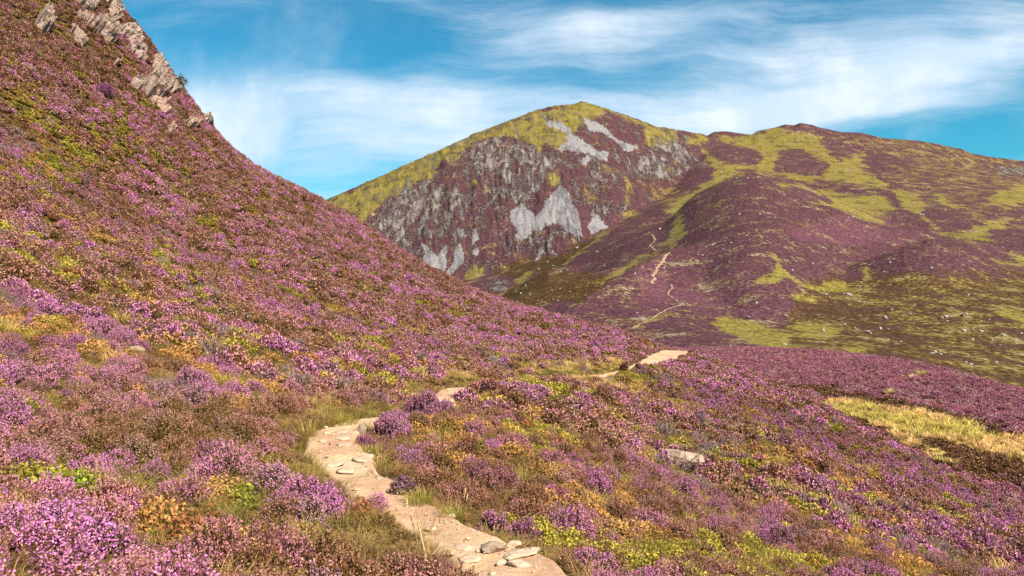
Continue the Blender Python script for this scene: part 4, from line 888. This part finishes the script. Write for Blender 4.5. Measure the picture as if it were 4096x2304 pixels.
def scatter(name, protos_, rows):
    A_ = np.concatenate(rows); me = bpy.data.meshes.new(name); me.vertices.add(len(A_)); me.vertices.foreach_set('co', A_[:, :3].astype(np.float32).ravel())
    def at(nm, typ, v, key='vector'): a = me.attributes.new(nm, typ, 'POINT'); a.data.foreach_set(key, np.ascontiguousarray(v).ravel())
    at('rot', 'FLOAT_VECTOR', A_[:, 3:6].astype(np.float32)); at('scl', 'FLOAT_VECTOR', A_[:, [6, 6, 7]].astype(np.float32)); at('idx', 'INT', A_[:, 8].astype(np.int32), 'value')
    one = np.ones((len(A_), 1)); at('tint', 'FLOAT_COLOR', np.hstack([A_[:, 9:12], one]).astype(np.float32), 'color'); at('leaf', 'FLOAT_COLOR', np.hstack([A_[:, 12:15], one]).astype(np.float32), 'color')
    o = bpy.data.objects.new(name, me); COL.objects.link(o); tag(o, kind='stuff')
    g = bpy.data.node_groups.new(name + '_cover', 'GeometryNodeTree'); g.interface.new_socket('Geometry', in_out='INPUT', socket_type='NodeSocketGeometry'); g.interface.new_socket('Geometry', in_out='OUTPUT', socket_type='NodeSocketGeometry')
    t = NT(g); gi = t.new('NodeGroupInput'); go = t.new('NodeGroupOutput'); jn = t.new('GeometryNodeJoinGeometry')
    na = lambda nm, ty: [t.new('GeometryNodeInputNamedAttribute', data_type=ty)]
    def named(nm, ty):
        n_ = t.new('GeometryNodeInputNamedAttribute', data_type=ty); n_.inputs['Name'].default_value = nm; return n_.outputs['Attribute']
    ix, rt, sl = named('idx', 'INT'), named('rot', 'FLOAT_VECTOR'), named('scl', 'FLOAT_VECTOR'); e2r = t.new('FunctionNodeEulerToRotation'); t.l.new(rt, e2r.inputs[0])
    used = set(A_[:, 8].astype(int))
    for k, pr in enumerate(protos_):
        if k not in used: continue
        c = t.new('FunctionNodeCompare', data_type='INT', operation='EQUAL'); t.l.new(ix, c.inputs[2]); c.inputs[3].default_value = k
        oi = t.new('GeometryNodeObjectInfo'); oi.inputs['Object'].default_value = pr; oi.inputs['As Instance'].default_value = False
        g2 = t.new('GeometryNodeGeometryToInstance'); t.l.new(oi.outputs['Geometry'], g2.inputs[0])
        ip = t.new('GeometryNodeInstanceOnPoints'); t.l.new(gi.outputs[0], ip.inputs['Points']); t.l.new(c.outputs[0], ip.inputs['Selection']); t.l.new(g2.outputs[0], ip.inputs['Instance'])
        ip.inputs['Pick Instance'].default_value = True; t.l.new(e2r.outputs[0], ip.inputs['Rotation']); t.l.new(sl, ip.inputs['Scale']); t.l.new(ip.outputs[0], jn.inputs[0])
    t.l.new(jn.outputs[0], go.inputs[0]); md = o.modifiers.new('cover', 'NODES'); md.node_group = g; print(name, len(A_))
for k_, rows in PTS.items(): scatter(k_, SETS[k_], rows)

# loose grit on the path: one object of many small stones
r = np.random.default_rng(9); Vs, Fs, n = [], [], 0; iv, jf = ICO[2][0], ICO[2][1]
import bmesh
bm = bmesh.new(); bmesh.ops.create_icosphere(bm, subdivisions=1, radius=1); bm.verts.ensure_lookup_table(); iv = np.array([v.co[:] for v in bm.verts]); jf = np.array([[v.index for v in f.verts] for f in bm.faces]); bm.free()
for i in range(450):
    k = r.integers(0, 200); q = r.uniform(-1, 1); xy = PC[k, :2] + nrm[k] * q * PW[k] + r.normal(size=2) * .05; s = r.uniform(.004, .012) * (1 + 1.5 * (r.random() < .08)); zz = path_top(*xy)
    V = iv * (.7 + .5 * r.random((len(iv), 1))) * s * np.array([1.3, 1, .55]) + np.array([*xy, zz + s * .1 + .01]); Vs.append(V); Fs.append(jf + n); n += len(V)
go_ = mesh_obj('gravel', np.concatenate(Vs), np.concatenate(Fs), M_slab); tag(go_, kind='stuff')

# ------------------------------------------------------------------ sky, sun, camera
SUN_EL, SUN_AZ = math.radians(46), math.radians(136)
w = bpy.data.worlds.new('World'); sc.world = w; w.use_nodes = True; t = NT(w.node_tree); t.n.clear()
out = t.new('ShaderNodeOutputWorld'); bg = t.new('ShaderNodeBackground'); t.l.new(bg.outputs[0], out.inputs[0])
sky = t.new('ShaderNodeTexSky', sky_type='NISHITA'); sky.sun_disc = False; sky.sun_elevation = SUN_EL; sky.sun_rotation = SUN_AZ; sky.altitude = 500; sky.air_density = 1.; sky.dust_density = .6; sky.ozone_density = 1.5
skyc = t.mix(1., sky.outputs[0], (.17, .76, .86), 'MULTIPLY')
gen = t.new('ShaderNodeTexCoord').outputs['Generated']; sx = t.new('ShaderNodeSeparateXYZ'); t.l.new(gen, sx.inputs[0])
yy = t.math('MAXIMUM', t.math('ABSOLUTE', sx.outputs[1]), .12)
cu = t.math('DIVIDE', sx.outputs[0], yy); cv = t.math('DIVIDE', sx.outputs[2], yy)   # position on a sky plane facing north, in units of tan(angle)
cb = t.new('ShaderNodeCombineXYZ'); t.l.new(cu, cb.inputs[0]); t.l.new(cv, cb.inputs[1]); P = cb.outputs[0]
wv = t.new('ShaderNodeTexNoise'); t.put(wv.inputs['Vector'], P); wv.inputs['Scale'].default_value = 2.6; wv.inputs['Detail'].default_value = 3
va = t.new('ShaderNodeVectorMath', operation='MULTIPLY_ADD'); t.l.new(wv.outputs['Color'], va.inputs[0]); va.inputs[1].default_value = (.16, .10, 0); t.l.new(P, va.inputs[2]); PW_ = va.outputs[0]
def rot(P_, ang, s): 
    m = t.new('ShaderNodeMapping'); t.put(m.inputs[0], P_); m.inputs['Rotation'].default_value = (0, 0, ang); m.inputs['Scale'].default_value = s; return m.outputs[0]
streak = t.noise(rot(PW_, -.16, (2.2, 13., 1.)), 1., 7, .62); fine_s = t.noise(rot(PW_, -.25, (5., 42., 1.)), 1., 7, .68); puff = t.noise(PW_, 7., 7, .6)
su = t.new('ShaderNodeSeparateXYZ'); t.l.new(PW_, su.inputs[0])
def blob(px, py, rx, ry, ang, amt):
    cx, cy = (px - 512) / F + .08, (HOR - py) / F + .05; rx, ry = rx / F, ry / F; ca, sa = math.cos(ang), math.sin(ang)
    dx = t.math('SUBTRACT', su.outputs[0], cx); dy = t.math('SUBTRACT', su.outputs[1], cy)
    a = t.math('MULTIPLY', t.math('ADD', t.math('MULTIPLY', dx, ca), t.math('MULTIPLY', dy, sa)), 1 / rx); b_ = t.math('MULTIPLY', t.math('SUBTRACT', t.math('MULTIPLY', dy, ca), t.math('MULTIPLY', dx, sa)), 1 / ry)
    r2 = t.math('ADD', t.math('MULTIPLY', a, a), t.math('MULTIPLY', b_, b_)); return t.math('MULTIPLY', t.math('POWER', 2.718, t.math('MULTIPLY', r2, -1.)), amt)
cov = None
for bb in ((400,95,150,26,-.03,.75),(620,110,240,30,.0,.55),(820,95,190,34,.13,.8),(980,70,150,38,.25,.8),(690,45,210,22,-.1,.38),(330,150,90,60,0,.55),(450,140,140,40,0,.6),(900,30,170,16,.15,.35),(470,12,170,10,-.1,.35),(790,108,60,12,.05,.4),(560,50,150,22,.25,.4),(700,15,200,14,.1,.3),(900,55,190,30,.2,.35),(240,8,80,7,-.1,.2),(1000,45,60,12,.4,.3),
           (560,25,260,30,.1,.15),(270,45,120,30,-.05,-.5),(400,50,60,18,.1,-.3),(980,135,150,15,-.1,-.9),(330,60,60,16,-.2,-.35),(640,5,90,10,-.2,-.2)):
    v = blob(*bb); cov = v if cov is None else t.math('ADD', cov, v)
tex = t.math('ADD', t.math('MULTIPLY', streak, .75), t.math('MULTIPLY', fine_s, .48))
cl = t.math('ADD', t.math('MULTIPLY', cov, .86), t.math('MULTIPLY_ADD', tex, 2.7, -1.72)); cl = t.ss(cl, -.3, 1.4)
cum = t.math('ADD', t.math('ADD', blob(248,112,70,46,0,1.1), blob(285,150,95,50,0,.6)), t.math('MULTIPLY_ADD', puff, 1.5, -.80)); cum = t.ss(cum, -.15, 1.25)
cl = t.math('MAXIMUM', cl, t.math('MULTIPLY', cum, .9)); cl = t.math('MULTIPLY', cl, .93)
cloudc = t.mix(t.ss(puff, .4, .65), (4.9, 6.0, 7.2), (6.7, 7.2, 7.8))
t.put(bg.inputs[0], t.mix(cl, skyc, cloudc)); bg.inputs[1].default_value = .082
sun = bpy.data.lights.new('sun', 'SUN'); sun.energy = 5.0; sun.angle = math.radians(.5); sun.color = (1, .87, .70)
so = bpy.data.objects.new('sun', sun); COL.objects.link(so)
sd = Vector((math.sin(SUN_AZ) * math.cos(SUN_EL), math.cos(SUN_AZ) * math.cos(SUN_EL), math.sin(SUN_EL))); so.rotation_euler = sd.to_track_quat('Z', 'Y').to_euler()
cam = bpy.data.cameras.new('camera'); cam.sensor_width = 36; cam.lens = 28; cam.shift_y = -(288 - HOR) / 1024; cam.clip_end = 20000; cam.clip_start = .1
co = bpy.data.objects.new('camera', cam); COL.objects.link(co); co.rotation_euler = (math.radians(90), 0, 0); sc.camera = co
sc.view_settings.view_transform = 'Standard'; sc.view_settings.look = 'None'; sc.view_settings.gamma = 1; sc.view_settings.exposure = .88
try: sc.view_settings.use_curve_mapping = False
except Exception: pass
sc.render.engine = 'CYCLES'; sc.cycles.max_bounces = 4; sc.cycles.diffuse_bounces = 2; sc.cycles.use_denoising = True
